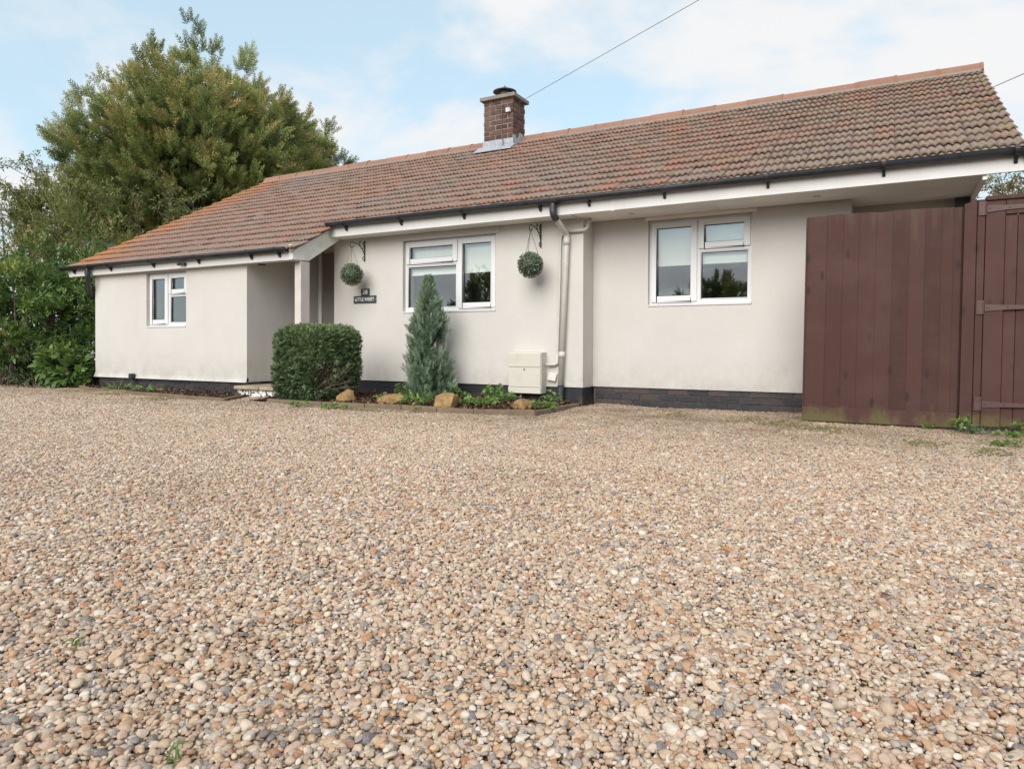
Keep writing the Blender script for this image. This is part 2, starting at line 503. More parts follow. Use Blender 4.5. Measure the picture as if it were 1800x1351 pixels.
class MB:
    def __init__(s):
        s.v, s.f = [], []

    def add(s, vs, fs):
        o = len(s.v)
        s.v += [tuple(p) for p in vs]
        s.f += [tuple(i + o for i in f) for f in fs]
        return s

    def box(s, x0, x1, y0, y1, z0, z1):
        return s.add([(x0, y0, z0), (x1, y0, z0), (x1, y1, z0), (x0, y1, z0), (x0, y0, z1), (x1, y0, z1), (x1, y1, z1), (x0, y1, z1)],
                     [(0, 3, 2, 1), (4, 5, 6, 7), (0, 1, 5, 4), (1, 2, 6, 5), (2, 3, 7, 6), (3, 0, 4, 7)])

    def prism(s, poly, axis, a, b):
        """poly in the two other axes (x: (y,z), y: (x,z), z: (x,y)) swept from a to b along axis"""
        n = len(poly)

        def P(q, t):
            if axis == "x":
                return (t, q[0], q[1])
            if axis == "y":
                return (q[0], t, q[1])
            return (q[0], q[1], t)
        vs = [P(q, a) for q in poly] + [P(q, b) for q in poly]
        fs = [tuple(range(n)), tuple(range(2 * n - 1, n - 1, -1))]
        fs += [(i, i + n, (i + 1) % n + n, (i + 1) % n) for i in range(n)]
        return s.add(vs, fs)

    def tube(s, path, r, n=8, cap=True):
        path = [Vector(p) for p in path]
        k = len(path)
        rs = r if isinstance(r, (list, tuple)) else [r] * k
        rings, ref = [], None
        for i in range(k):
            t = (path[min(i + 1, k - 1)] - path[max(i - 1, 0)])
            if t.length < 1e-9:
                t = Vector((0, 0, 1))
            t.normalize()
            if ref is None:
                ref = Vector((0, 0, 1)) if abs(t.z) < 0.9 else Vector((1, 0, 0))
            a = t.cross(ref)
            if a.length < 1e-6:
                a = t.cross(Vector((0, 1, 0)))
            a.normalize()
            b = a.cross(t).normalized()
            ref = b
            rings.append([path[i] + (a * math.cos(2 * math.pi * j / n) + b * math.sin(2 * math.pi * j / n)) * rs[i] for j in range(n)])
        vs = [p for rg in rings for p in rg]
        fs = [(i * n + j, i * n + (j + 1) % n, (i + 1) * n + (j + 1) % n, (i + 1) * n + j) for i in range(k - 1) for j in range(n)]
        if cap:
            fs += [tuple(range(n - 1, -1, -1)), tuple((k - 1) * n + j for j in range(n))]
        return s.add(vs, fs)

    def lathe(s, prof, c, n=24):
        vs, fs = [], []
        for (r, z) in prof:
            for j in range(n):
                t = 2 * math.pi * j / n
                vs.append((c[0] + r * math.cos(t), c[1] + r * math.sin(t), c[2] + z))
        for i in range(len(prof) - 1):
            for j in range(n):
                fs.append((i * n + j, i * n + (j + 1) % n, (i + 1) * n + (j + 1) % n, (i + 1) * n + j))
        return s.add(vs, fs)

    def build(s, name, mat, parent=None, smooth=False, bevel=0.0, seg=2):
        me = bpy.data.meshes.new(name)
        me.from_pydata(s.v, [], s.f)
        me.validate()
        if bevel:
            bm = bmesh.new()
            bm.from_mesh(me)
            bmesh.ops.remove_doubles(bm, verts=bm.verts, dist=1e-6)
            bmesh.ops.recalc_face_normals(bm, faces=bm.faces)
            ed = [e for e in bm.edges if len(e.link_faces) == 2 and e.calc_face_angle(0) > 0.5]
            bmesh.ops.bevel(bm, geom=ed, offset=bevel, segments=seg, profile=0.5, affect="EDGES", clamp_overlap=True)
            bm.to_mesh(me)
            bm.free()
        return link(name, me, mat, parent, smooth)


def link(name, me, mat, parent=None, smooth=False):
    if mat and not me.materials:
        me.materials.append(MATS[mat])
    if smooth:
        me.polygons.foreach_set("use_smooth", [True] * len(me.polygons))
    o = bpy.data.objects.new(name, me)
    COL.objects.link(o)
    if parent:
        adopt(o, parent)
    return o


WORLD_INV = {}


def adopt(o, parent):
    o.parent = parent
    if parent.name in WORLD_INV:
        o.matrix_parent_inverse = WORLD_INV[parent.name]


def thing(name, loc, label, cat, group=None):
    o = bpy.data.objects.new(name, None)
    COL.objects.link(o)
    o.location = loc
    o.empty_display_size = 0.1
    WORLD_INV[o.name] = Matrix.Translation(-Vector(loc))
    return tag(o, label, cat, group)


def tag(o, label=None, cat=None, group=None, kind=None):
    if label:
        o["label"] = label
    if cat:
        o["category"] = cat
    if group:
        o["group"] = group
    if kind:
        o["kind"] = kind
    return o


def raw_mesh(name, V, T, tint=None):
    """V (n,3), T (m,3) numpy arrays -> mesh of triangles, with an optional per-vertex tint"""
    me = bpy.data.meshes.new(name)
    V = np.ascontiguousarray(V, np.float32)
    T = np.ascontiguousarray(T, np.int32)
    me.vertices.add(len(V))
    me.vertices.foreach_set("co", V.ravel())
    me.loops.add(T.size)
    me.loops.foreach_set("vertex_index", T.ravel())
    me.polygons.add(len(T))
    me.polygons.foreach_set("loop_start", np.arange(0, T.size, 3, dtype=np.int32))
    if tint is not None:
        a = me.attributes.new("tint", "FLOAT", "POINT")
        a.data.foreach_set("value", np.ascontiguousarray(tint, np.float32))
    me.update(calc_edges=True)
    return me


def nrm(a):
    return a / np.maximum(np.linalg.norm(a, axis=-1, keepdims=True), 1e-9)


def frames(d, n):
    """matrices whose columns are (side, dir, normal)"""
    d = nrm(d)
    s = nrm(np.cross(d, n))
    n2 = np.cross(s, d)
    return np.stack([s, d, n2], axis=-1)


def scatter(base, loc, mat3, scale, tint):
    bv, bt, btint = base
    m, k = len(loc), len(bv)
    sc = np.asarray(scale)
    if sc.ndim == 1:
        sc = sc[:, None]
    V = np.einsum("mij,kj->mki", mat3, bv) * sc[:, None, :] + loc[:, None, :]
    T = bt[None] + (np.arange(m) * k)[:, None, None]
    tt = np.clip(tint[:, None] + btint[None], 0, 1)
    return V.reshape(-1, 3), T.reshape(-1, 3), tt.ravel()


def join(parts):
    V, T, C, o = [], [], [], 0
    for v, t, c in parts:
        V.append(v)
        T.append(t + o)
        C.append(c)
        o += len(v)
    return np.concatenate(V), np.concatenate(T), np.concatenate(C)


def arr(v, t, c=None):
    v = np.array(v, float)
    return v, np.array(t, int), (np.zeros(len(v)) if c is None else np.array(c, float))


LEAF = arr([(0, 0, 0), (.20, .42, .05), (-.20, .42, .05), (0, .45, 0), (0, 1, -.08)], [(0, 1, 3), (0, 3, 2), (3, 1, 4), (3, 4, 2)])


def leaf_twig(n, spread, lsize, width=1.0, seed=0, up=0.35):
    """a short twig of n leaves"""
    r = np.random.RandomState(seed)
    P = []
    for i in range(n):
        t = (i + 0.5) / n
        a = i * 2.4 + r.rand()
        d = np.array([math.cos(a) * spread, 0.55 + t * 0.6, math.sin(a) * spread + up * 0.3])
        f = frames(d[None], np.array([[r.randn() * .3, -0.2 + r.randn() * .3, 1.0]]))
        bv = LEAF[0] * np.array([width, 1, 1])
        P.append(scatter((bv, LEAF[1], LEAF[2]), np.array([[0, t * 0.8, 0]]), f, np.array([lsize * r.uniform(.7, 1.15)]), np.array([r.uniform(-.12, .12)])))
    return join(P)


def spray(pairs, wid, fan, seed, droop=0.0, g=1.0):
    """flat feathery conifer spray along +Y, one unit long"""
    r = np.random.RandomState(seed)
    v, t, c = [], [], []

    def blade(a, d, L, w, z0, c0, c1):
        o = len(v)
        s = np.array([-d[1], d[0], 0]) * w
        e = np.array([d[0], d[1], 0])
        p0 = np.array([a[0], a[1], z0])
        mid = p0 + e * L * 0.45
        mid[2] += 0.02 * r.randn()
        tip = p0 + e * L
        tip[2] += droop * L + 0.03 * r.randn()
        v.extend([p0, mid - s, mid + s, tip])
        t.extend([(o, o + 2, o + 1), (o + 1, o + 2, o + 3)])
        c.extend([c0, (c0 + c1) / 2, (c0 + c1) / 2, c1])
    blade((0, 0), (0, 1), 1.0, wid * 0.8, 0, -0.1 * g, 0.2 * g)
    for i in range(pairs):
        y = 0.08 + 0.82 * i / pairs
        L = fan * (1 - y) ** 0.7 * r.uniform(.75, 1.15) + 0.06
        for sgn in (-1, 1):
            a = rad(r.uniform(38, 58))
            d = (sgn * math.sin(a), math.cos(a))
            z0 = 0.03 * r.randn()
            blade((0, y), d, L, wid, z0, (-0.10 + 0.16 * y) * g, (0.04 + 0.16 * y) * g)
    return arr(v, t, c)


def rand_dirs(n, r):
    d = r.randn(n, 3)
    return nrm(d)


def limb_tubes(limbs, n=5):
    mb = MB()
    for path, rs in limbs:
        mb.tube(path, rs, n)
    return mb


# ------------------------------------------------------------------ ground
X0, X1 = -60, 60
gm = MB()
gx = np.concatenate([[-400, -120, -50], np.arange(-18, 8.01, 1.0), [40, 120, 400]])
gy = np.concatenate([[-400, -120, -50, -10], np.arange(-2, 16.01, 1.0), [40, 120, 600]])
idx = {}
for j, yy in enumerate(gy):
    for i, xx in enumerate(gx):
        idx[i, j] = len(gm.v)
        gm.v.append((xx, yy, -0.012))
for j in range(len(gy) - 1):
    for i in range(len(gx) - 1):
        gm.f.append((idx[i, j], idx[i + 1, j], idx[i + 1, j + 1], idx[i, j + 1]))
tag(gm.build("ground", "grit"), kind="structure")
# earth beyond the drive: round the house and under the hedge
tag(MB().add([(-40, 6.9, -0.006), (-11.3, 6.55, -0.006), (-11.3, 40, -0.006), (-40, 40, -0.006)], [(0, 1, 2, 3)]).build("hedge_soil_ground", "soil"), kind="structure")
tag(MB().add([(-60, -60, -0.006), (60, -60, -0.006), (60, -9, -0.006), (-60, -9, -0.006)], [(0, 1, 2, 3)]).build("verge_ground", "grass_soil"), kind="structure")

#@@PART2
# ------------------------------------------------------------------ bungalow
YW0, YM, YR, YREC = 6.653, 7.521, 7.836, 8.30           # front planes: wing, middle, right part, recess
YF, YWF = 7.228, 6.546                                   # fascia planes
ZS, ZW = 2.214, 1.832                                    # fascia undersides
ZP, ZP0 = 0.220, 0.192                                   # plinth tops
XWL, XWR, XM, XC, XE, XG, XP = -11.392, -7.817, -7.018, -3.138, -0.321, 0.745, -6.829
YB = 14.0
H = thing("bungalow", (-5.4, 7.5, 0), "cream rendered bungalow with brown tiled roof, brick chimney and white windows", "bungalow")


def panel(x0, x1, z0, z1, y, thick, hole=None):
    """front wall facing -Y with an optional window opening and its reveals"""
    mb = MB()
    yb = y + thick
    if hole is None:
        return mb.box(x0, x1, y, yb, z0, z1)
    a, b, c, d = hole
    xs, zs = [x0, a, b, x1], [z0, c, d, z1]
    for yy, flip in ((y, False), (yb, True)):
        for i in range(3):
            for j in range(3):
                if (i, j) == (1, 1):
                    continue
                q = [(xs[i], yy, zs[j]), (xs[i + 1], yy, zs[j]), (xs[i + 1], yy, zs[j + 1]), (xs[i], yy, zs[j + 1])]
                mb.add(q[::-1] if flip else q, [(0, 1, 2, 3)])
    for p, q in (((a, c), (b, c)), ((b, c), (b, d)), ((b, d), (a, d)), ((a, d), (a, c))):
        mb.add([(p[0], y, p[1]), (q[0], y, q[1]), (q[0], yb, q[1]), (p[0], yb, p[1])], [(3, 2, 1, 0)])
    for p, q in (((x0, z0), (x1, z0)), ((x1, z0), (x1, z1)), ((x1, z1), (x0, z1)), ((x0, z1), (x0, z0))):
        mb.add([(p[0], y, p[1]), (q[0], y, q[1]), (q[0], yb, q[1]), (p[0], yb, p[1])], [(0, 1, 2, 3)])
    return mb


W1 = (-2.453, -1.289, 1.169, 2.171)
W2 = (-5.783, -4.324, 1.144, 2.124)
W3 = (-10.052, -9.113, 0.97, 1.805)
T = 0.25
panel(XWL, XWR, ZP0, ZW + 0.03, YW0, T, W3).build("wall", "wall_render", H)
panel(XM, XC, ZP, ZS + 0.03, YM, T, W2).build("wall", "wall_render", H)
panel(XC + 0.001, XE, ZP, ZS + 0.03, YR, T, W1).build("wall", "wall_render", H)
panel(XE, XG, ZP, ZS + 0.03, YREC, T).build("wall", "wall_render", H)
MB().box(XC - T, XC - 0.0005, YM + T, YR + T, ZP, ZS + 0.03).build("wall", "wall_render", H)       # return of the middle part
MB().box(XE - T, XE - 0.0005, YR + T, YREC, 0.1, ZS + 0.03).build("wall", "wall_render", H)
YPB = 8.02
MB().prism([(YW0 + T, ZP0), (YPB, ZP0), (YPB, 2.45), (7.45, 2.40), (YW0 + T, 2.06)], "x", XWR - T, XWR - 0.0005).build("wall", "wall_render", H)            # porch side of the wing
MB().box(XM + 0.0005, XM + T, YM + T, YPB, 0.1, 2.45).build("wall", "wall_render", H)
MB().box(XWR, XM, YPB, YPB + T, 0.05, 2.6).build("wall", "wall_render", H)                          # porch back
MB().box(XWR + 0.12, XM - 0.02, YPB - 0.03, YPB - 0.002, 0.16, 2.12).build("porch_door", "porch_door", H, bevel=0.004)
MB().box(XWR + 0.06, XWR + 0.118, YPB - 0.05, YPB - 0.002, 0.16, 2.16).build("door_frame", "white_paint", H)


def roof_z(y):
    return Z_EAVE + 0.55 * (y - Y_EAVE)


# gables and back
for gx0, gx1 in ((XWL, XWL + T), (XG - T, XG)):
    y0 = YW0 + T + 0.001 if gx0 < -5 else YREC + T + 0.001
    zf = roof_z(y0) - 0.12
    MB().prism([(y0, 0.1), (YB, 0.1), (YB, roof_z(2 * Y_RIDGE - YB) - 0.12), (Y_RIDGE, roof_z(Y_RIDGE) - 0.14), (y0, zf)], "x", gx0, gx1).build("gable_wall", "wall_render", H)
MB().box(XWL, XG, YB + 0.001, YB + T, 0.0, 2.3).build("wall", "wall_render", H)
MB().box(XWL + T, XG - T, 10.6, 10.72, 0.0, 2.3).build("partition", "inner_wall", H)
MB().box(XWL + T, XG - T, YREC + 0.3, YB, 0.02, 0.06).build("inner_floor", "inner_floor", H)
MB().add([(XWL + .26, YW0 + .2, 0.1), (XWR - .26, YW0 + .2, .1), (XWR - .26, YREC + .31, .1), (XWL + .26, YREC + .31, .1)], [(0, 1, 2, 3)]).build("inner_floor", "inner_floor", H)
MB().box(XM + T, XG - T, YM + 0.26, YB, 2.29, 2.33).build("inner_ceiling", "inner_wall", H)
for px in (-7.3, -3.2):
    MB().box(px, px + 0.1, YPB + 0.3, 10.6, 0.06, 2.29).build("partition", "inner_wall", H)

# plinths: brick on the right part and the wing, painted smooth in the middle
def brick_run(x0, x1, yf, z0, courses, ch, parent, mat, bl=0.215, j=0.010, seed=1, side=None):
    r = random.Random(seed)
    step = bl + j
    base = {}
    for k in range(courses):
        x = x0 - (step / 2 if k % 2 else 0.0)
        zz = z0 + k * ch
        while x < x1 - 0.02:
            a, b = max(x + j / 2, x0), min(x + step - j / 2, x1)
            if b - a > 0.03:
                key = (round(b - a, 3))
                if key not in base:
                    mb = MB().box(-(b - a) / 2, (b - a) / 2, 0, 0.05, 0, ch - j)
                    me = bpy.data.meshes.new("brick")
                    me.from_pydata(mb.v, [], mb.f)
                    bm = bmesh.new()
                    bm.from_mesh(me)
                    bmesh.ops.bevel(bm, geom=[e for e in bm.edges if all(v.co.y < 0.01 for v in e.verts)], offset=0.003, segments=1, affect="EDGES")
                    bm.to_mesh(me)
                    bm.free()
                    me.materials.append(MATS[mat])
                    base[key] = me
                o = bpy.data.objects.new("brick", base[key])
                COL.objects.link(o)
                jit = r.uniform(-0.003, 0.003)
                if side is None:
                    o.location = ((a + b) / 2, yf + jit, zz + j / 2)
                else:                                       # a face that looks along +X at x = side
                    o.location = (side + jit, (a + b) / 2, zz + j / 2)
                    o.rotation_euler = (0, 0, rad(90))
                o.parent = parent
            x += step


MB().box(XE, XG - 0.01, YREC + 0.02, YREC + T, -0.05, ZP - 0.001).build("plinth", "bitumen", H)
pl = MB().box(XC + 0.002, XE - 0.01, YR + 0.028, YR + T - 0.01, -0.05, ZP - 0.001).build("plinth", "dark_mortar", H)
brick_run(XC + 0.03, XE - 0.01, YR + 0.018, ZP - 0.225, 3, 0.075, pl, "dark_brick", seed=3)
pl = MB().box(XWL + 0.06, XWR - 0.012, YW0 + 0.036, YW0 + T, -0.05, ZP0 - 0.001).build("plinth", "dark_mortar", H)
brick_run(XWL + 0.06, XWR - 0.014, YW0 + 0.026, ZP0 - 0.225, 3, 0.075, pl, "dark_brick", seed=4)
MB().box(XM + 0.02, XC - 0.012, YM + 0.020, YM + T, -0.05, ZP - 0.001).build("plinth", "bitumen", H)
MB().box(XC - 0.2, XC - 0.011, YM + T + 0.001, YR + T - 0.02, -0.05, ZP - 0.001).build("plinth", "bitumen", H)
MB().box(XWR - 0.2, XWR - 0.013, YW0 + T + 0.001, YPB, -0.05, ZP0 - 0.001).build("plinth", "bitumen", H)
# bell-mouth stop bead under the wing render
MB().prism([(YW0 - 0.022, ZP0 - 0.006), (YW0 + 0.03, ZP0 - 0.006), (YW0 + 0.03, ZP0 + 0.05), (YW0 - 0.001, ZP0 + 0.06), (YW0 - 0.006, ZP0 + 0.03)], "x", XWL - 0.02, XWR).build("render_bead", "wall_render", H)


# windows
def window(name, hole, y, mull, trans, cas, blind):
    x0, x1, z0, z1 = hole
    yf = y + 0.055                                    # face of the fixed frame
    w = MB()
    fwid, mw = 0.042, 0.050
    xm = x0 + (x1 - x0) * mull
    zt = z1 - (z1 - z0) * trans
    z0s = z0 + 0.03
    w.box(x0, x0 + fwid, yf, yf + 0.06, z0s, z1)
    w.box(x1 - fwid, x1, yf, yf + 0.06, z0s, z1)
    w.box(x0 + fwid, x1 - fwid, yf + 0.0005, yf + 0.06, z1 - fwid, z1)
    w.box(x0 + fwid, x1 - fwid, yf + 0.0005, yf + 0.06, z0s, z0s + fwid)
    w.box(xm - mw / 2, xm + mw / 2, yf + 0.001, yf + 0.059, z0s + fwid, z1 - fwid)
    fa, fb = (xm + mw / 2, x1 - fwid) if cas == "L" else (x0 + fwid, xm - mw / 2)     # the side with the transom
    ca, cb = (x0 + fwid, xm - mw / 2) if cas == "L" else (xm + mw / 2, x1 - fwid)
    w.box(fa, fb, yf + 0.0015, yf + 0.058, zt - mw / 2, zt + mw / 2)
    win = w.build("window", "upvc", H, bevel=0.003, seg=1)

    def ring(a, b, c, d, t, yy, dep, nm, mat, bev=0.006):
        q = MB()
        q.box(a, a + t, yy, yy + dep, c, d)
        q.box(b - t, b, yy, yy + dep, c, d)
        q.box(a + t, b - t, yy, yy + dep, d - t, d)
        q.box(a + t, b - t, yy, yy + dep, c, c + t)
        return q.build(nm, mat, win, bevel=bev, seg=2)
    ov, st = 0.016, 0.066
    sashes = [(ca - ov, cb + ov, z0s + fwid - ov, z1 - fwid + ov), (fa - ov, fb + ov, zt + mw / 2 - ov, z1 - fwid + ov)]
    panes = []
    for (a, b, c, d) in sashes:
        ring(a, b, c, d, st, yf - 0.020, 0.045, "sash", "upvc")
        ring(a + st, b - st, c + st, d - st, 0.006, yf + 0.004, 0.02, "gasket", "gasket", 0)
        panes.append((a + st + .006, b - st - .006, c + st + .006, d - st - .006, yf + 0.012))
    ring(fa, fb, z0s + fwid, zt - mw / 2, 0.012, yf + 0.006, 0.03, "glazing_bead", "upvc", 0.004)
    ring(fa + .012, fb - .012, z0s + fwid + .012, zt - mw / 2 - .012, 0.006, yf + 0.016, 0.02, "gasket", "gasket", 0)
    panes.append((fa + .018, fb - .018, z0s + fwid + .018, zt - mw / 2 - .018, yf + 0.024))
    for (a, b, c, d, yy) in panes:
        MB().box(a - .005, b + .005, yy, yy + 0.004, c - .005, d + .005).build("pane", "window_glass", win)
    # sill of the frame, with its nose over the render
    MB().prism([(y - 0.012, z0 + 0.006), (y - 0.012, z0 + 0.022), (yf, z0 + 0.03), (yf + 0.06, z0 + 0.03), (yf + 0.06, z0 + 0.0), (y + 0.001, z0 + 0.0)], "x", x0 + 0.004, x1 - 0.004).build("sill", "upvc", win, bevel=0.002, seg=1)
    if blind:
        bz = z1 - (z1 - z0) * blind
        bl = MB()
        ys = yf + 0.085
        nseg = 24
        for i in range(nseg):
            a, b = x0 + 0.05 + (x1 - x0 - 0.1) * i / nseg, x0 + 0.05 + (x1 - x0 - 0.1) * (i + 1) / nseg
            bl.add([(a, ys, bz), (b, ys, bz), (b, ys + 0.004, z1 - 0.02), (a, ys + 0.004, z1 - 0.02)], [(0, 1, 2, 3)])
        bl.build("blind", "blind_cloth", win)
        MB().box(x0 + 0.05, x1 - 0.05, ys - 0.006, ys + 0.008, bz - 0.022, bz).build("blind_bar", "blind_cloth", win)
    return win


window("window", W1, YR, 0.487, 0.36, "L", 0.50)
window("window", W2, YM, 0.59, 0.325, "R", 0.45)
window("window", W3, YW0, 0.50, 0.40, "L", 0)
# white head trim over the right-hand window, and the thin bead over the middle one
MB().box(W1[0] - 0.03, W1[1] + 0.05, YR - 0.012, YR - 0.001, W1[3] + 0.002, ZS - 0.002).build("head_trim", "soffit_paint", H)
MB().box(W2[0] - 0.06, W2[1] + 0.05, YM - 0.010, YM - 0.001, W2[3] + 0.004, ZS - 0.002).build("head_trim", "wall_render", H)

# fascias, soffits
ft = 0.022
MB().box(XP + 0.003, -2.66, YF, YF + ft, ZS - 0.004, 2.395).build("fascia", "white_paint", H, bevel=0.003, seg=1)
MB().box(-2.657, 1.045, YF - 0.004, YF + ft - 0.004, ZS - 0.004, 2.395).build("fascia", "white_paint", H, bevel=0.003, seg=1)
MB().box(-2.69, -2.64, YF - 0.0075, YF - 0.0045, ZS - 0.009, 2.39).build("fascia_joint", "white_paint", H)
MB().box(X_L + 0.03, XP - 0.07, YWF, YWF + ft, ZW - 0.004, 2.0).build("fascia", "white_paint", H, bevel=0.003, seg=1)
MB().box(XP - 0.068, XP - 0.003, YWF - 0.006, YWF + ft, ZW - 0.006, 2.03).build("fascia", "white_paint", H, bevel=0.003, seg=1)
MB().box(XP + 0.004, XC - 0.04, YF + ft + 0.0005, YM - 0.0015, ZS, ZS + 0.012).build("soffit", "soffit_paint", H)
MB().box(XC - 0.038, -1.62, YF + ft - 0.003, YR - 0.0135, ZS, ZS + 0.012).build("soffit", "soffit_paint", H)
MB().box(-1.617, 0.728, YF + ft - 0.003, YR - 0.0135, ZS + 0.0005, ZS + 0.0125).build("soffit", "soffit_paint", H)
MB().box(XE + 0.002, 0.728, YR - 0.013, YREC - 0.001, ZS + 0.0005, ZS + 0.0125).build("soffit", "soffit_paint", H)
MB().box(XC - 0.062, XC - 0.039, YF + ft + 0.001, YM - 0.001, ZS - 0.016, ZS - 0.001).build("soffit_trim", "white_paint", H)
MB().box(0.73, 0.765, YF + ft, YREC + T, ZS - 0.045, ZS + 0.10).build("soffit_trim", "soffit_paint", H, bevel=0.003)
MB().box(0.60, 0.728, YREC - 0.075, YREC - 0.002, 1.6, ZS - 0.002).build("black_corner_box", "gutter_plastic", H, bevel=0.004)
MB().box(X_L + 0.1, XWR, YWF + ft + 0.0005, YW0 - 0.0005, ZW, ZW + 0.012).build("soffit", "soffit_paint", H)
MB().box(XWR, XP - 0.026, YWF + ft + 0.0005, 6.70, ZW + 0.001, ZW + 0.013).build("soffit", "soffit_paint", H)
MB().prism([(6.701, ZW + 0.03), (YPB, roof_z(YPB) - 0.25), (YPB, roof_z(YPB) - 0.22), (6.701, ZW + 0.06)], "x", XWR, XP - 0.026).build("porch_ceiling", "soffit_paint", H)
# two faint downlight plates in the right-hand soffit
for lx in (-2.55, -0.62):
    MB().lathe([(0.001, 0), (0.034, 0), (0.042, 0.008)], (lx, 7.52, ZS - 0.006), 20).build("soffit_light", "painted_post", H)
# screw heads along the fascia
for i in range(11):
    fx = -2.5 + i * 0.335
    for dz in (0.045, 0.10):
        if i == 10 and dz > 0.05:
            continue
        MB().lathe([(0.001, 0.0), (0.006, 0.0005), (0.006, 0.006)], (0, 0, 0), 8).build("screw", "twig_grey", H).matrix_world = (
            Matrix.Translation((fx + 0.03 * math.sin(i * 3 + dz * 90), YF - 0.0048, ZS + dz)) @ Matrix.Rotation(rad(-90), 4, "X"))

# porch post and the raking board over it
MB().box(-6.945, XP - 0.004, 6.69, 6.855, 0.1, ZW - 0.004).build("porch_post", "painted_post", H, bevel=0.008)
zt = lambda y: roof_z(y) - 0.085
MB().prism([(YWF - 0.004, ZW - 0.002), (6.835, ZW + 0.008), (7.50, 2.245), (7.50, zt(7.50)), (YWF - 0.004, zt(YWF))], "x", XP - 0.024, XP).build("bargeboard", "barge_paint", H, bevel=0.003, seg=1)
MB().prism([(YWF - 0.008, zt(YWF) - 0.035), (7.22, zt(7.22) - 0.035), (7.22, zt(7.22) + 0.012), (YWF - 0.008, zt(YWF) + 0.012)], "x", XP, XP + 0.014).build("barge_strip", "barge_paint", H, bevel=0.002, seg=1)
MB().box(-7.0, XP - 0.005, YWF + 0.002, 6.69, ZW - 0.006, ZW + 0.02).build("porch_trim", "white_paint", H)

# ---- roof
DT = 0.05
roof = MB().prism([(YF + 0.03, roof_z(YF + 0.03) - 0.075), (Y_RIDGE, roof_z(Y_RIDGE) - 0.075), (2 * Y_RIDGE - 6.6, roof_z(6.6) - 0.02),
                   (2 * Y_RIDGE - 6.6, roof_z(6.6) - 0.12), (Y_RIDGE, roof_z(Y_RIDGE) - 0.13), (YF + 0.03, roof_z(YF + 0.03) - 0.12)],
                  "x", X_L + 0.06, X_R - 0.06)
roof.prism([(6.58, roof_z(6.58) - 0.075), (YF + 0.029, roof_z(YF + 0.029) - 0.075), (YF + 0.029, roof_z(YF + 0.029) - 0.12), (6.58, roof_z(6.58) - 0.12)], "x", X_L + 0.06, XP - 0.03)
roof = roof.build("roof", "cement", H)

# one tile: three rolls across, a thick tail
def tile_mesh(seed=0):
    r = random.Random(seed)
    seg = 4
    us, ws = [], []
    amp = 0.0235
    for k in range(3):
        a = amp * (0.95 if k < 2 else 1.2) * r.uniform(.95, 1.05)
        for q in range(seg):
            ph = q / seg
            us.append((k + ph) / 3 * (TW - 0.003))
            ws.append(a * (0.0, 0.66, 1.0, 0.66)[q])
    us.append(TW - 0.003)
    ws.append(0.004)
    L, th = 0.305, 0.019
    vs, fs = [], []
    n = len(us)
    for (vv, lift, dn) in ((0.0, 0.026, th), (0.0, 0.026, 0.0), (0.0, 0.026, 0.0), (L, 0.026 * (1 - L / TG) - 0.005, 0.0)):
        for u, w in zip(us, ws):
            w2 = w if vv == 0 else w * 0.92
            vs.append((u, vv, w2 + lift - dn))
    for i in range(n - 1):
        fs.append((i, i + 1, n + i + 1, n + i))
        fs.append((2 * n + i, 2 * n + i + 1, 3 * n + i + 1, 3 * n + i))
    return vs, fs


TV = [tile_mesh(i) for i in range(5)]
TM = []
for vs, fs in TV:
    me = bpy.data.meshes.new("tile")
    me.from_pydata(vs, [], fs)
    me.polygons.foreach_set("use_smooth", [i % 2 == 1 for i in range(len(fs))])
    me.materials.append(MATS["roof_tile"])
    TM.append(me)
RB = Matrix(((1, 0, 0), (0, CP, -SP), (0, SP, CP)))          # tile axes (across, up the slope, normal) to world
ORG = Vector((0, Y_EAVE, Z_EAVE)) - RB @ Vector((0, 0, 0.050))
tiles = []
ncol = int(round((X_R - X_L) / TW))
for c in range(ncol):
    x = X_R - (c + 1) * TW
    lo = -3 if x + TW < XP + 0.15 else 0
    for k in range(lo, 15):
        tiles.append((x, k, c))
r = random.Random(8)
place = []
for (x, k, c) in tiles:
    p = ORG + RB @ Vector((0, k * TG, 0))
    p.x = x
    rot = (r.gauss(0, 0.004), r.gauss(0, 0.006), r.gauss(0, 0.006))
    off = RB @ Vector((r.gauss(0, 0.0010), r.gauss(0, 0.003), r.gauss(0, 0.0018)))
    q = in_view(p + Vector((0.1, 0.1, 0.08)))
    place.append((p + off, rot, r.randrange(5), q))
order = sorted([i for i in range(len(place)) if place[i][3]], key=lambda i: place[i][3][2])
single = set(order[:300])
RB4 = RB.to_4x4()
V, Tt, off = [], [], 0
for i, (p, rot, v, q) in enumerate(place):
    mw = Matrix.Translation(p) @ RB4 @ Matrix.Rotation(rot[2], 4, "Z") @ Matrix.Rotation(rot[0], 4, "X") @ Matrix.Rotation(rot[1], 4, "Y")
    if i in single:
        o = bpy.data.objects.new("tile", TM[v])
        COL.objects.link(o)
        o.parent = roof
        o.matrix_local = mw
    else:
        A = np.array(mw)
        vs = np.array(TV[v][0])
        V.append(vs @ A[:3, :3].T + A[:3, 3])
        Tt.append((np.array(TV[v][1]) + off))
        off += len(vs)
V = np.concatenate(V)
Q = np.concatenate(Tt)
me = bpy.data.meshes.new("tile_field")
me.from_pydata(V.tolist(), [], Q.tolist())
me.polygons.foreach_set("use_smooth", [i % 2 == 1 for i in range(len(Q))])
tag(link("tile_field", me, "roof_tile", roof), kind="stuff")

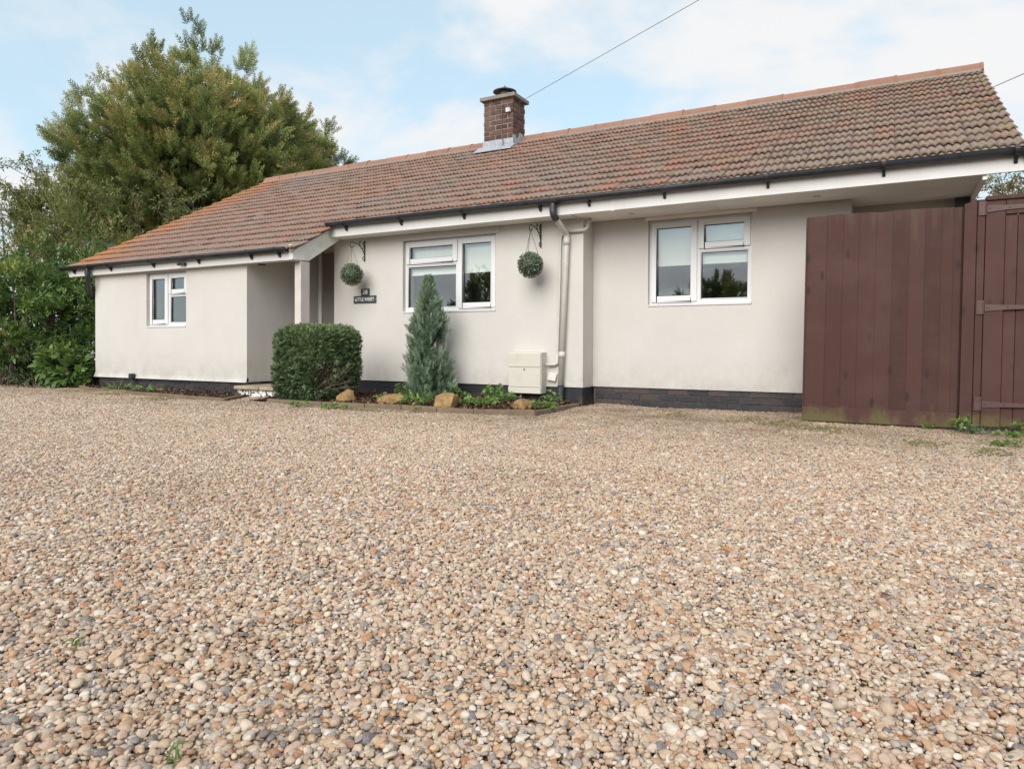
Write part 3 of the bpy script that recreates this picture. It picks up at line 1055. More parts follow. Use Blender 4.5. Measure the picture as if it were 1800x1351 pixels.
# moss dabs in the troughs at the tails of the tiles
OCT = arr([(1, 0, 0), (-1, 0, 0), (0, 1, 0), (0, -1, 0), (0, 0, 1)], [(0, 2, 4), (2, 1, 4), (1, 3, 4), (3, 0, 4)])
loc, sc = [], []
for (x, k, c) in tiles:
    pr = 1.3 if x < -5.5 else (0.5 if x < -2 else 0.3)
    for t in range(3):
        if r.random() < pr * 0.55:
            u = (t + r.choice((0.0, 0.02, 0.95))) / 3 * TW + r.gauss(0, .004)
            p = ORG + RB @ Vector((0, k * TG + r.uniform(-0.012, 0.004), 0.012 + r.uniform(0, .006)))
            loc.append((x + u, p.y, p.z))
            sc.append((r.uniform(.008, .020), r.uniform(.008, .016), r.uniform(.006, .014)))
loc, sc = np.array(loc), np.array(sc)
Rm = np.repeat(np.array(RB)[None], len(loc), 0)
bv = OCT[0]
Vv = np.einsum("mij,mkj->mki", Rm, bv[None] * sc[:, None, :]) + loc[:, None, :]
Tv = OCT[1][None] + (np.arange(len(loc)) * len(bv))[:, None, None]
tag(link("roof_moss", raw_mesh("roof_moss", Vv.reshape(-1, 3), Tv.reshape(-1, 3)), "moss", roof), kind="stuff")

# ridge: cement bed and half-round clay tiles
zr = roof_z(Y_RIDGE) - 0.03
MB().prism([(Y_RIDGE - 0.195, zr - 0.105), (Y_RIDGE - 0.135, zr - 0.058), (Y_RIDGE + 0.135, zr - 0.058), (Y_RIDGE + 0.195, zr - 0.105)], "x", X_L + 0.02, X_R - 0.02).build("ridge_mortar", "cement", roof)
nr = 27
rl = (X_R - X_L + 0.02) / nr
mb = MB()
prof = [(-0.140, -0.078), (-0.118, -0.018), (-0.078, 0.030), (-0.030, 0.052), (0.030, 0.052), (0.078, 0.030), (0.118, -0.018), (0.140, -0.078)]
inn = [(a * 0.86, b - 0.013) for a, b in prof]
XCH0, XCH1, YCH0, YCH1 = -6.20, -5.62, 10.35, 10.79


def ridge_mesh(L):
    q = MB().prism(prof + inn[::-1], "x", 0.0008, L - 0.0008)
    q.prism([(a_ * 1.045, b_ + 0.006) for a_, b_ in prof] + [(a_ * 1.005, b_ + 0.0005) for a_, b_ in prof][::-1], "x", L - 0.035, L - 0.001)
    me = bpy.data.meshes.new("ridge_tile")
    me.from_pydata(q.v, [], q.f)
    me.materials.append(MATS["ridge_clay"])
    return me


rme = ridge_mesh(rl)
for i in range(nr):
    xa = X_L - 0.01 + i * rl
    xb = xa + rl
    if xb > XCH0 and xa < XCH1:
        if xa < XCH0 - 0.06:
            xb = XCH0 - 0.004
        elif xb > XCH1 + 0.06:
            xa = XCH1 + 0.016
        else:
            continue
        o = bpy.data.objects.new("ridge_tile", ridge_mesh(xb - xa))
    else:
        o = bpy.data.objects.new("ridge_tile", rme)
    COL.objects.link(o)
    o.parent = roof
    o.location = (xa, Y_RIDGE + r.gauss(0, .003), zr + r.gauss(0, .003))
    o.rotation_euler = (r.gauss(0, .008), r.gauss(0, .003), r.gauss(0, .003))
# verge cement, bargeboards of the end gable
for xa, xb in ((X_R - 0.055, X_R - 0.008), (X_L + 0.008, X_L + 0.055)):
    y0 = Y_EAVE if xa > 0 else 6.5
    MB().prism([(y0, roof_z(y0) - 0.052), (Y_RIDGE, roof_z(Y_RIDGE) - 0.052), (Y_RIDGE, roof_z(Y_RIDGE) - 0.074), (y0, roof_z(y0) - 0.074)], "x", xa, xb).build("verge_mortar", "cement", roof)
MB().prism([(7.20, roof_z(7.20) - 0.076), (Y_RIDGE, roof_z(Y_RIDGE) - 0.076), (Y_RIDGE, roof_z(Y_RIDGE) - 0.24), (7.25, roof_z(7.25) - 0.24)], "x", X_R - 0.05, X_R - 0.028).build("bargeboard", "white_paint", H)
MB().prism([(6.52, roof_z(6.52) - 0.076), (Y_RIDGE, roof_z(Y_RIDGE) - 0.076), (Y_RIDGE, roof_z(Y_RIDGE) - 0.22), (6.55, roof_z(6.55) - 0.22)], "x", X_L + 0.03, X_L + 0.05).build("bargeboard", "white_paint", H)
MB().prism([(6.50, roof_z(6.50) - 0.054), (7.19, roof_z(7.19) - 0.054), (7.19, roof_z(7.19) - 0.084), (6.50, roof_z(6.50) - 0.084)], "x", XP - 0.02, XP + 0.055).build("verge_mortar", "cement", roof)

# gutters
def gutter(x0, x1, yc, zc, rr, brackets, ends):
    g = MB()
    n = 10
    ring = []
    for rad_ in (rr, rr - 0.004):
        ring.append([(yc + rad_ * math.cos(math.pi + math.pi * i / n), zc + rad_ * math.sin(math.pi + math.pi * i / n)) for i in range(n + 1)])
    poly = ring[0] + ring[1][::-1]
    g.prism(poly, "x", x0, x1)
    # rolled front lip
    g.tube([(x0, yc - rr + 0.001, zc), (x1, yc - rr + 0.001, zc)], 0.005, 6)
    o = g.build("gutter", "gutter_plastic", H, smooth=False)
    o.data.polygons.foreach_set("use_smooth", [len(p.vertices) == 4 for p in o.data.polygons])
    for bx in brackets:
        b = MB()
        out = [(yc + (rr + 0.006) * math.cos(math.pi * (0.97 + 1.03 * i / n)), zc + (rr + 0.006) * math.sin(math.pi * (0.97 + 1.03 * i / n))) for i in range(n + 1)]
        inn = [(yc + (rr + 0.0005) * math.cos(math.pi * (0.97 + 1.03 * i / n)), zc + (rr + 0.0005) * math.sin(math.pi * (0.97 + 1.03 * i / n))) for i in range(n + 1)]
        b.prism(out + inn[::-1], "x", bx - 0.016, bx + 0.016)
        b.prism([(yc + rr + 0.004, zc - 0.02), (yc + rr + 0.004, zc - 0.115), (yc + rr - 0.010, zc - 0.115), (yc + 0.005, zc - rr - 0.005), (yc + 0.03, zc - rr + 0.008)], "x", bx - 0.013, bx + 0.013)
        b.build("gutter_bracket", "gutter_plastic", o)
    for ex in ends:
        MB().prism([(yc + (rr + .004) * math.cos(math.pi + math.pi * i / n), zc + (rr + .004) * math.sin(math.pi + math.pi * i / n)) for i in range(n + 1)], "x", ex - 0.012, ex + 0.012).build("stop_end", "gutter_plastic", o)
    return o


GY, GZ = YF - 0.062, 2.392
g1 = gutter(XP + 0.012, 1.06, GY, GZ, 0.056, [-6.51, -5.57, -4.6, -3.55, -2.94, -2.08, -1.04, -0.03, 0.96], [XP + 0.03, 1.05])
GWY, GWZ = YWF - 0.062, 1.985
g2 = gutter(X_L - 0.06, XP - 0.055, GWY, GWZ, 0.056, [-11.76, -10.76, -9.69, -8.66, -7.58, -7.05], [X_L - 0.05, XP - 0.066])
# running outlets
for gx_, gy_, gz_, go in ((-3.366, GY, GZ, g1), (-11.316, GWY, GWZ, g2)):
    n = 10
    q = MB()
    out = [(gy_ + 0.063 * math.cos(math.pi + math.pi * i / n), gz_ + 0.063 * math.sin(math.pi + math.pi * i / n)) for i in range(n + 1)]
    inn = [(gy_ + 0.0568 * math.cos(math.pi + math.pi * i / n), gz_ + 0.0568 * math.sin(math.pi + math.pi * i / n)) for i in range(n + 1)]
    q.prism(out + inn[::-1], "x", gx_ - 0.075, gx_ + 0.075)
    q.tube([(gx_, gy_, gz_ - 0.04), (gx_, gy_, gz_ - 0.13)], 0.038, 14)
    q.tube([(gx_, gy_, gz_ - 0.105), (gx_, gy_, gz_ - 0.15)], 0.043, 14)
    q.build("outlet", "gutter_plastic", go)


def bend(pts, k=6):
    """round the corners of a polyline"""
    pts = [Vector(p) for p in pts]
    out = [pts[0]]
    for a, b, c in zip(pts, pts[1:], pts[2:]):
        ra = min(0.055, (b - a).length * .45, (c - b).length * .45)
        p, q = b + (a - b).normalized() * ra, b + (c - b).normalized() * ra
        for i in range(k + 1):
            t = i / k
            out.append(p * (1 - t) ** 2 + b * 2 * t * (1 - t) + q * t * t)
    out.append(pts[-1])
    return out


dp = MB()
dp.tube(bend([(-3.362, GY, 2.25), (-3.355, GY + 0.02, 2.185), (-3.325, YM - 0.05, 2.03), (-3.328, YM - 0.05, 1.93), (-3.402, YM - 0.05, 0.235)]), 0.034, 14)
dp.tube([(-3.327, YM - 0.05, 1.99), (-3.331, YM - 0.05, 1.90)], 0.039, 14)
dp.tube([(-3.385, YM - 0.05, 0.64), (-3.388, YM - 0.05, 0.57)], 0.0385, 14)
d_ = dp.build("downpipe", "cream_pipe", H, smooth=True)
MB().tube(bend([(-3.366, GY, 2.29), (-3.363, GY, 2.215), (-3.352, GY + 0.055, 2.165)]), 0.041, 14).build("pipe_elbow", "gutter_plastic", d_, smooth=True)
MB().tube(bend([(-3.400, YM - 0.05, 0.245), (-3.404, YM - 0.05, 0.07), (-3.406, YM - 0.16, 0.02)]), 0.040, 14).build("pipe_shoe", "bitumen", d_, smooth=True)
MB().tube(bend([(-3.36, YM - 0.024, 2.02), (-3.40, YM - 0.024, 2.035), (-3.42, YM - 0.024, 1.98), (-3.432, YM - 0.024, 1.3), (-3.458, YM - 0.024, 0.50), (-3.50, YM - 0.030, 0.487), (-3.60, YM - 0.05, 0.487)]), 0.0135, 10).build("downpipe", "cream_pipe", H, smooth=True)
MB().tube([(-3.459, YM - 0.024, 0.62), (-3.459, YM - 0.024, 0.5), (-3.49, YM - 0.03, 0.487), (-3.575, YM - 0.045, 0.487)], 0.021, 10).build("downpipe", "cream_pipe", H, smooth=True)
MB().tube(bend([(-3.31, YM - 0.035, 2.066), (-3.15, YM - 0.035, 2.066), (-3.09, YM - 0.02, 2.075), (-3.075, YM + 0.06, 2.215)]), 0.022, 12).build("downpipe", "cream_pipe", H, smooth=True)
MB().tube(bend([(-11.316, GWY, 1.86), (-11.318, GWY, 1.80), (-11.46, GWY + 0.13, 1.52), (-11.47, YW0 + 0.12, 1.45), (-11.47, YW0 + 0.14, 0.1)]), 0.036, 12).build("downpipe", "gutter_plastic", H, smooth=True)
# small hinged vent hood by the meter, tilted
vm = Matrix.Translation((-3.525, YM - 0.008, 0.335)) @ Matrix.Rotation(rad(10), 4, "Y") @ Matrix.Rotation(rad(-14), 4, "X")
vb = MB().box(-0.055, 0.055, -0.03, 0.0, -0.05, 0.05)
vb.v = [tuple(vm @ Vector(p)) for p in vb.v]
vb.build("vent_hood", "cream_pipe", H, bevel=0.004)

# ---- chimney
CHX = (XCH0 + XCH1) / 2
ZC1 = 4.955
ch = MB().box(XCH0 + 0.010, XCH1 - 0.010, YCH0 + 0.010, YCH1, 3.9, ZC1).build("chimney", "chimney_mortar", H)
brick_run(XCH0, XCH1, YCH0, ZC1 - 0.086 * 10 - 0.001, 10, 0.086, ch, "chimney_brick", bl=0.221, j=0.014, seed=11)
brick_run(YCH0 + 0.052, YCH1, 0, ZC1 - 0.086 * 10 - 0.001, 10, 0.086, ch, "chimney_brick", bl=0.221, j=0.014, seed=12, side=XCH1)
MB().box(XCH0 - 0.055, XCH1 + 0.055, YCH0 - 0.055, YCH1 + 0.055, ZC1, ZC1 + 0.065).build("chimney_cap", "cement", ch, bevel=0.008)
cx, cy = -5.905, 10.57
MB().lathe([(0.085, 0), (0.085, 0.12), (0.09, 0.125), (0.075, 0.125)], (cx, cy, ZC1 + 0.065), 24).build("chimney_pot", "cowl_clay", ch, smooth=True)
cw = MB().lathe([(0.001, 0.105), (0.012, 0.10), (0.03, 0.075), (0.10, 0.045), (0.205, 0.0), (0.208, -0.012), (0.19, -0.008), (0.08, 0.02), (0.001, 0.03)], (cx, cy, ZC1 + 0.205), 28).build("cowl", "cowl_metal", ch, smooth=True)
for t in range(4):
    a = rad(45 + 90 * t)
    MB().tube([(cx + .08 * math.cos(a), cy + .08 * math.sin(a), ZC1 + 0.17), (cx + .13 * math.cos(a), cy + .13 * math.sin(a), ZC1 + 0.235)], 0.006, 6).build("cowl_strut", "cowl_metal", ch)
zb = roof_z(YCH0)
MB().box(XCH0 - 0.012, XCH1 + 0.012, YCH0 - 0.012, YCH0 - 0.004, zb - 0.07, zb + 0.13).build("flashing", "lead", ch)
MB().prism([(YCH0 - 0.17, roof_z(YCH0 - 0.17) + 0.012), (YCH0 - 0.005, zb + 0.03), (YCH0 - 0.005, zb + 0.016), (YCH0 - 0.17, roof_z(YCH0 - 0.17) - 0.004)], "x", XCH0 - 0.10, XCH1 + 0.05).build("flashing", "lead", ch)
MB().prism([(YCH0 - 0.013, zb - 0.02), (YCH0 - 0.013, zb + 0.18), (YCH0 + 0.09, zb + 0.19), (YCH0 + 0.09, zb + 0.12), (YCH0 + 0.2, zb + 0.2), (YCH0 + 0.2, zb + 0.26), (YCH0 + 0.3, zb + 0.27), (YCH1, zb + 0.20), (YCH1, zb + 0.1)], "x", XCH1 + 0.004, XCH1 + 0.012).build("flashing", "lead", ch)
MB().box(-5.74, -5.66, YCH0 - 0.05, YCH0 - 0.004, 4.70, 4.77).build("cable_bracket", "upvc", ch, bevel=0.004)
MB().tube([(-5.70, YCH0 - 0.04, 4.73), (-5.79, YCH0 - 0.012, 4.86), (-5.83, YCH0 - 0.008, 4.80), (-5.84, YCH0 - 0.012, 4.5), (-5.82, YCH0 - 0.016, 4.27), (-5.78, YCH0 - 0.05, 4.17), (-5.76, YCH0 - 0.12, 4.12)], 0.007, 6).build("cable_tail", "cable_black", ch)

#@@PART3
# ------------------------------------------------------------------ things fixed to the house
def wall_bracket(px, pz, reach, label):
    t = thing("wall_bracket", (px, YM, pz), label, "bracket", "hanging basket brackets")
    MB().box(px - 0.009, px + 0.009, YM - 0.010, YM - 0.001, pz - 0.145, pz + 0.145).build("back_plate", "black_iron", t, bevel=0.002)
    y = lambda d: YM - 0.012 - d

    def arc(c, rr, a0, a1, n=14):
        return [(px, y(c[0] + rr * math.cos(rad(a0 + (a1 - a0) * i / n))), pz + c[1] + rr * math.sin(rad(a0 + (a1 - a0) * i / n))) for i in range(n + 1)]
    # long arm rising from low on the plate and curling over at its end
    arm = []
    R = reach
    for i in range(19):
        u = i / 18
        arm.append((px, y(R * (0.86 * u ** 1.35)), pz - 0.055 + 0.145 * math.sin(u * math.pi * 0.5) ** 0.9 + 0.012 * math.sin(u * math.pi)))
    e = arm[-1]
    d = YM - 0.012 - e[1]
    arm += arc((d, e[2] - pz - 0.036), 0.036, 90, -170, 16)[1:]
    MB().tube(arm, 0.0058, 8).build("arm", "black_iron", t, smooth=True)
    s1 = arc((0.045, 0.10), 0.045, 180, 300, 10) + arc((0.085, 0.075), 0.030, 240, 330, 6)
    MB().tube([(px, y(0.0), pz + 0.045), (px, y(0.03), pz + 0.030), (px, y(0.07), pz + 0.045), (px, y(0.10), pz + 0.085), (px, y(0.105), pz + 0.115), (px, y(0.085), pz + 0.13), (px, y(0.07), pz + 0.115), (px, y(0.08), pz + 0.10)], 0.0048, 8).build("scroll", "black_iron", t, smooth=True)
    MB().tube([(px, y(0.0), pz + 0.045), (px, y(0.022), pz + 0.07), (px, y(0.03), pz + 0.10), (px, y(0.018), pz + 0.12), (px, y(0.008), pz + 0.108)], 0.0048, 8).build("scroll", "black_iron", t, smooth=True)
    MB().tube(arc((0.02, -0.105), 0.020, 150, -150, 14), 0.0048, 8).build("scroll", "black_iron", t, smooth=True)
    return (px, YM - 0.012 - d, e[2] - 0.068)


def topiary(hook, drop, rr, label, seed):
    c = Vector((hook[0], hook[1], hook[2] - drop))
    t = thing("topiary_ball", c, label, "topiary ball", "hanging topiary balls")
    r_ = np.random.RandomState(seed)
    n = 1700
    d = rand_dirs(n, r_)
    p = np.array(c) + d * (rr * r_.uniform(.86, .99, n))[:, None]
    f = frames(nrm(d * .6 + rand_dirs(n, r_)), d)
    V, Tq, C = scatter((LEAF[0] * np.array([1.6, 1, 1]), LEAF[1], LEAF[2]), p, f, r_.uniform(.017, .026, n), r_.uniform(.2, .9, n))
    link("leaves", raw_mesh("leaves", V, Tq, C), "box_leaf", t)
    core = MB().lathe([(0.001, -rr * .88)] + [(rr * .88 * math.sin(math.pi * i / 10), -rr * .88 * math.cos(math.pi * i / 10)) for i in range(1, 10)] + [(0.001, rr * .88)], c, 18)
    core.build("core", "gasket", t, smooth=True)
    for k in range(3):
        a = rad(20 + 120 * k)
        e = c + Vector((math.cos(a) * rr * .62, math.sin(a) * rr * .62, rr * .76))
        top = Vector(hook)
        cb = MB()
        m_ = 26
        for i in range(m_):                                # links, alternately turned
            p0, p1 = top.lerp(e, i / m_), top.lerp(e, (i + 1.15) / m_)
            ax = (p1 - p0).normalized()
            sd_ = ax.cross(Vector((1, 0, 0) if i % 2 else (0, 1, 0))).normalized() * 0.0028
            cb.tube([p0 + sd_, p1 + sd_], 0.0012, 4)
            cb.tube([p0 - sd_, p1 - sd_], 0.0012, 4)
        cb.build("chain", "black_iron", t)
    return t


hk = wall_bracket(-6.447, 2.032, 0.30, "black scrolled iron bracket above the house name sign")
topiary(hk, 0.375, 0.152, "round clipped topiary ball hanging above the house name sign", 31)
hk = wall_bracket(-3.693, 2.045, 0.31, "black scrolled iron bracket between the middle window and the downpipe")
topiary(hk, 0.405, 0.152, "round clipped topiary ball hanging between the middle window and the downpipe", 32)

# house sign
sg = thing("house_sign", (-6.44, YM, 1.31), "dark slate house sign with number 28 over the name LITTLE WISSET", "sign")
n1 = MB().box(-6.643, -6.237, YM - 0.012, YM - 0.002, 1.300, 1.406).build("name_plate", "slate", sg, bevel=0.003)
n2 = MB().box(-6.508, -6.357, YM - 0.0125, YM - 0.002, 1.4065, 1.505).build("number_plate", "slate", sg, bevel=0.003)


def lettering(text, x, z, size, width, parent):
    cu = bpy.data.curves.new("lettering", "FONT")
    cu.body = text
    cu.size = size
    cu.align_x, cu.align_y = "CENTER", "CENTER"
    cu.extrude = 0.001
    cu.offset = 0.0004
    cu.materials.append(MATS["white_letter"])
    o = bpy.data.objects.new("lettering", cu)
    COL.objects.link(o)
    o.parent = parent
    bpy.context.view_layer.update()
    w = max(o.dimensions.x, 1e-3)
    o.scale = (width / w, 1, 1)
    o.location = (x, YM - 0.0145, z)
    o.rotation_euler = (rad(90), 0, 0)
    bpy.context.view_layer.update()
    me = bpy.data.meshes.new_from_object(o)
    mw = o.matrix_local.copy()
    bpy.data.objects.remove(o)
    o = bpy.data.objects.new("lettering", me)
    COL.objects.link(o)
    o.parent = parent
    o.matrix_local = mw
    return o


lettering("28", -6.432, 1.455, 0.085, 0.088, n2)
lettering("LITTLE WISSET", -6.44, 1.353, 0.066, 0.335, n1)
for xx in (-6.628, -6.252):
    MB().lathe([(0.001, 0), (0.004, 0.0), (0.004, 0.004)], (0, 0, 0), 8).build("screw", "white_letter", n1).matrix_local = Matrix.Translation((xx, YM - 0.0125, 1.353)) @ Matrix.Rotation(rad(90), 4, "X")

# gas meter box
gm_ = thing("meter_box", (-3.83, 7.37, 0.14), "cream plastic gas meter box on the wall beside the downpipe", "meter box")
MB().prism([(7.378, 0.135), (7.520, 0.135), (7.520, 0.636), (7.378, 0.628)], "x", -4.06, -3.612).build("case", "meter_plastic", gm_, bevel=0.006)
MB().box(-4.052, -3.62, 7.366, 7.377, 0.455, 0.622).build("front_panel", "meter_plastic", gm_, bevel=0.004)
dr = MB().box(-4.052, -3.62, 7.366, 7.377, 0.214, 0.449).build("door", "meter_plastic", gm_, bevel=0.004)
MB().box(-4.056, -3.616, 7.362, 7.377, 0.138, 0.209).build("base_panel", "meter_plastic", gm_, bevel=0.004)
lk = MB().lathe([(0.001, 0), (0.009, 0), (0.010, 0.004)], (0, 0, 0), 12)
lk.v = [(-3.835 + p[0], 7.3655 - p[2], 0.425 + p[1]) for p in lk.v]
lk.build("lock", "gasket", dr)
MB().tube([(-3.93, 7.46, 0.135), (-3.93, 7.46, 0.0)], 0.016, 10).build("gas_pipe", "lead", gm_, smooth=True)

# security light under the wing gutter, low socket box, porch light
sl = thing("security_light", (-9.0, YWF, 1.88), "small black security light fixed to the wing fascia above its window", "light")
MB().box(-9.02, -8.95, YWF - 0.05, YWF - 0.001, 1.862, 1.905).build("body", "gutter_plastic", sl, bevel=0.008)
lm = MB().lathe([(0.001, 0), (0.020, 0.004), (0.026, 0.02), (0.022, 0.045), (0.001, 0.05)], (0, 0, 0), 14)
lm.v = [(-9.055 + p[0], YWF - 0.03 - p[2], 1.885 + p[1]) for p in lm.v]
lm.build("lamp_head", "slate", sl, smooth=True)
sb = thing("socket_box", (-10.34, YW0, 0.17), "small black outdoor box low on the wing wall at the plinth", "outdoor box")
q = MB().box(-0.045, 0.045, -0.06, -0.001, -0.04, 0.045)
q.v = [(p[0] - 10.345 + 0.1 * p[2], p[1] + YW0 - 0.02, p[2] + 0.215) for p in q.v]
q.build("case", "gutter_plastic", sb, bevel=0.006)
MB().tube(bend([(-10.34, YW0 - 0.045, 0.18), (-10.33, YW0 - 0.05, 0.14), (-10.30, YW0 - 0.03, 0.12)]), 0.009, 8).build("lead_out", "gutter_plastic", sb)
pt = thing("porch_light", (-7.65, 6.75, ZW), "small dark lamp under the porch ceiling next to the wing corner", "light")
MB().lathe([(0.001, -0.014), (0.05, -0.014), (0.06, 0.0)], (-7.62, 6.74, ZW - 0.001), 18).build("lamp", "slate", pt)

# porch step
ps = thing("porch_step", (-7.2, 6.8, 0), "low stone doorstep with flaking white riser below the porch", "step")
MB().box(-7.80, -6.84, 6.47, 7.45, -0.03, 0.105).build("riser", "flaking_white", ps, bevel=0.012)
MB().box(-7.81, -7.34, 6.42, 7.46, 0.106, 0.156).build("slab", "step_stone", ps, bevel=0.014)
MB().box(-7.332, -6.82, 6.43, 7.46, 0.106, 0.154).build("slab", "step_stone", ps, bevel=0.014)
MB().box(-7.81, -7.02, 7.47, YPB - 0.06, -0.02, 0.15).build("floor_slab", "step_stone", ps)

# ------------------------------------------------------------------ fence panel, gate post, gate
FY = 7.0
LEAN = 0.016


def lean(mb, z_ref=0.0):
    mb.v = [(p[0] + LEAN * (p[2] - z_ref), p[1], p[2]) for p in mb.v]
    return mb


fp = thing("fence_panel", (-0.07, FY, 0), "brown stained close-board fence panel standing against the bungalow", "fence panel")
ed = [-0.668, -0.512, -0.378, -0.248, -0.111, 0.020, 0.147, 0.267, 0.390, 0.477, 0.535]
r = random.Random(21)
for i in range(10):
    a, b = ed[i], ed[i + 1]
    zt_ = 1.925 + r.uniform(-.007, .005) - 0.002 * i
    t0, t1 = 0.007, 0.0078                                   # feather edge: thin on the left, thick on the right
    poly = [(a - 0.014, FY - 0.006), (b - 0.002, FY - 0.006 - t1), (b - 0.002, FY + 0.002), (a - 0.014, FY + 0.001)]
    lean(MB().prism(poly, "z", 0.132, zt_)).build("board", "stained_timber", fp, bevel=0.0008, seg=1)
lean(MB().box(-0.690, 0.528, FY - 0.045, FY - 0.024, 0.022, 0.150)).build("gravel_board", "stained_timber", fp, bevel=0.004)
lean(MB().box(-0.694, -0.680, FY - 0.018, FY + 0.03, 0.03, 1.915)).build("edge_strip", "stained_timber", fp, bevel=0.002)
for zz in (0.35, 1.05, 1.7):
    lean(MB().box(-0.67, 0.53, FY + 0.004, FY + 0.045, zz, zz + 0.075)).build("rail", "stained_timber", fp)
gp = thing("gate_post", (0.61, FY, 0), "thick brown gate post with a split, green with algae at its foot", "post")
q = MB()
q.prism([(0.545, FY - 0.055), (0.633, FY - 0.055), (0.636, FY - 0.040), (0.639, FY - 0.055), (0.692, FY - 0.052), (0.692, FY + 0.06), (0.545, FY + 0.06)], "z", -0.05, 1.945)
# weathered top: front and left arris worn down
q.v = [(p[0], p[1], p[2] - (0.03 if p[2] > 1 and p[0] < 0.6 else 0.0)) for p in q.v]
lean(q).build("post", "stained_timber", gp, bevel=0.006)
gt = thing("garden_gate", (1.2, FY, 0), "brown boarded garden gate with long strap hinges, cut off by frame", "gate")
GX0, GX1 = 0.697, 1.60
lean(MB().box(GX0, GX0 + 0.135, FY - 0.045, FY - 0.002, 0.045, 1.93)).build("stile", "stained_timber", gt, bevel=0.004)
lean(MB().box(GX1 - 0.135, GX1, FY - 0.045, FY - 0.002, 0.045, 1.93)).build("stile", "stained_timber", gt, bevel=0.004)
lean(MB().box(GX0 + 0.137, GX1 - 0.137, FY - 0.0445, FY - 0.002, 1.81, 1.93)).build("top_rail", "stained_timber", gt, bevel=0.004)
lean(MB().box(GX0 - 0.004, GX1 + 0.01, FY - 0.062, FY + 0.02, 1.932, 1.968)).build("cap_rail", "stained_timber", gt, bevel=0.006)
bx = GX0 + 0.137
wds = [0.085, 0.10, 0.10, 0.10, 0.10, 0.10, 0.048]
for w_ in wds:
    lean(MB().box(bx + 0.0015, bx + w_ - 0.0015, FY - 0.026, FY - 0.006, 0.05, 1.808)).build("board", "stained_timber", gt, bevel=0.003)
    bx += w_
lean(MB().box(GX0 + 0.12, GX1 - 0.12, FY - 0.0055, FY + 0.012, 0.06, 1.80)).build("gap_backing", "stained_timber", gt)  # unseen backing added to block light through the board gaps
lean(MB().box(0.500, 0.552, FY + 0.004, FY + 0.03, 0.03, 1.90)).build("edge_strip", "stained_timber", fp)  # unseen strip added behind the post joint to keep light from showing
lean(MB().box(0.66, GX0 + 0.05, FY + 0.0615, FY + 0.075, 0.05, 1.92)).build("gate_stop", "stained_timber", gp)
for zz in (0.235, 1.043, 1.868):
    hg = MB()
    hg.box(GX0 - 0.052, GX0 + 0.004, FY - 0.064, FY - 0.057, zz - 0.058, zz + 0.058)
    hg.tube([(GX0 - 0.004, FY - 0.060, zz - 0.055), (GX0 - 0.004, FY - 0.060, zz + 0.055)], 0.008, 8)
    hg.prism([(GX0 + 0.006, zz - 0.035), (GX0 + 0.14, zz - 0.024), (GX0 + 0.50, zz - 0.014), (GX0 + 0.50, zz + 0.010), (GX0 + 0.14, zz + 0.018), (GX0 + 0.006, zz + 0.028)], "y", FY - 0.053, FY - 0.046)
    for bx_ in (0.02, 0.155, 0.30, 0.44):
        hg.box(GX0 + bx_, GX0 + bx_ + 0.012, FY - 0.057, FY - 0.052, zz - 0.008, zz + 0.004)
    for dz in (-0.042, 0.03):
        hg.box(GX0 - 0.040, GX0 - 0.028, FY - 0.068, FY - 0.063, zz + dz, zz + dz + 0.012)
    lean(hg).build("strap_hinge", "stained_iron", gt, bevel=0.0015, seg=1)

# ------------------------------------------------------------------ planting bed, edging, rocks
EDG = [(-6.62, 5.93), (-5.70, 5.90), (-5.12, 5.965), (-4.65, 6.02), (-4.17, 6.00), (-3.69, 5.965), (-3.12, 6.22), (-3.06, 7.25)]
bd = MB()
nx, ny = 60, 26
r2 = np.random.RandomState(4)
from mathutils import noise as mnoise
vid = {}
for j in range(ny + 1):
    for i in range(nx + 1):
        xx = -7.0 + (3.14 + 0.74) * i / nx
        # front line of the bed at this x
        yf = np.interp(xx, [p[0] for p in EDG[:7]], [p[1] for p in EDG[:7]]) + 0.02
        yy = yf + (7.56 - yf) * j / ny
        hz = 0.030 + 0.028 * math.sin(math.pi * j / ny) + 0.018 * mnoise.noise((xx * 5, yy * 5, 0)) + 0.010 * mnoise.noise((xx * 17, yy * 17, 3))
        if i in (0, nx):
            hz = -0.03
        vid[i, j] = len(bd.v)
        bd.v.append((xx, yy, hz))
for j in range(ny):
    for i in range(nx):
        bd.f.append((vid[i, j], vid[i + 1, j], vid[i + 1, j + 1], vid[i, j + 1]))
tag(bd.build("planting_bed_ground", "soil", None, smooth=True), kind="structure")
# narrow bed under the wing wall
EDW = [(-11.45, 6.42), (-10.88, 6.18), (-8.95, 5.98), (-7.20, 5.78), (-7.52, 6.36)]
bw = MB()
for i in range(41):
    xx = -11.4 + 3.86 * i / 40
    yf = np.interp(xx, [p[0] for p in EDW[:4]], [p[1] for p in EDW[:4]]) + 0.02
    for yy, hz in ((yf, 0.022), ((yf + 6.67) / 2, 0.04 + 0.015 * mnoise.noise((xx * 4, 0, 1))), (6.69, 0.03)):
        bw.v.append((xx, yy, hz))
for i in range(40):
    for k in range(2):
        a = i * 3 + k
        bw.f.append((a, a + 3, a + 4, a + 1))
tag(bw.build("wing_bed_ground", "soil", None, smooth=True), kind="structure")
tag(MB().add([(-16, 6.25, 0.0), (-11.46, 6.40, 0.0), (-11.46, 7.2, 0.004), (-16, 7.2, 0.004)], [(0, 1, 2, 3)]).build("hedge_border_ground", "soil"), kind="structure")


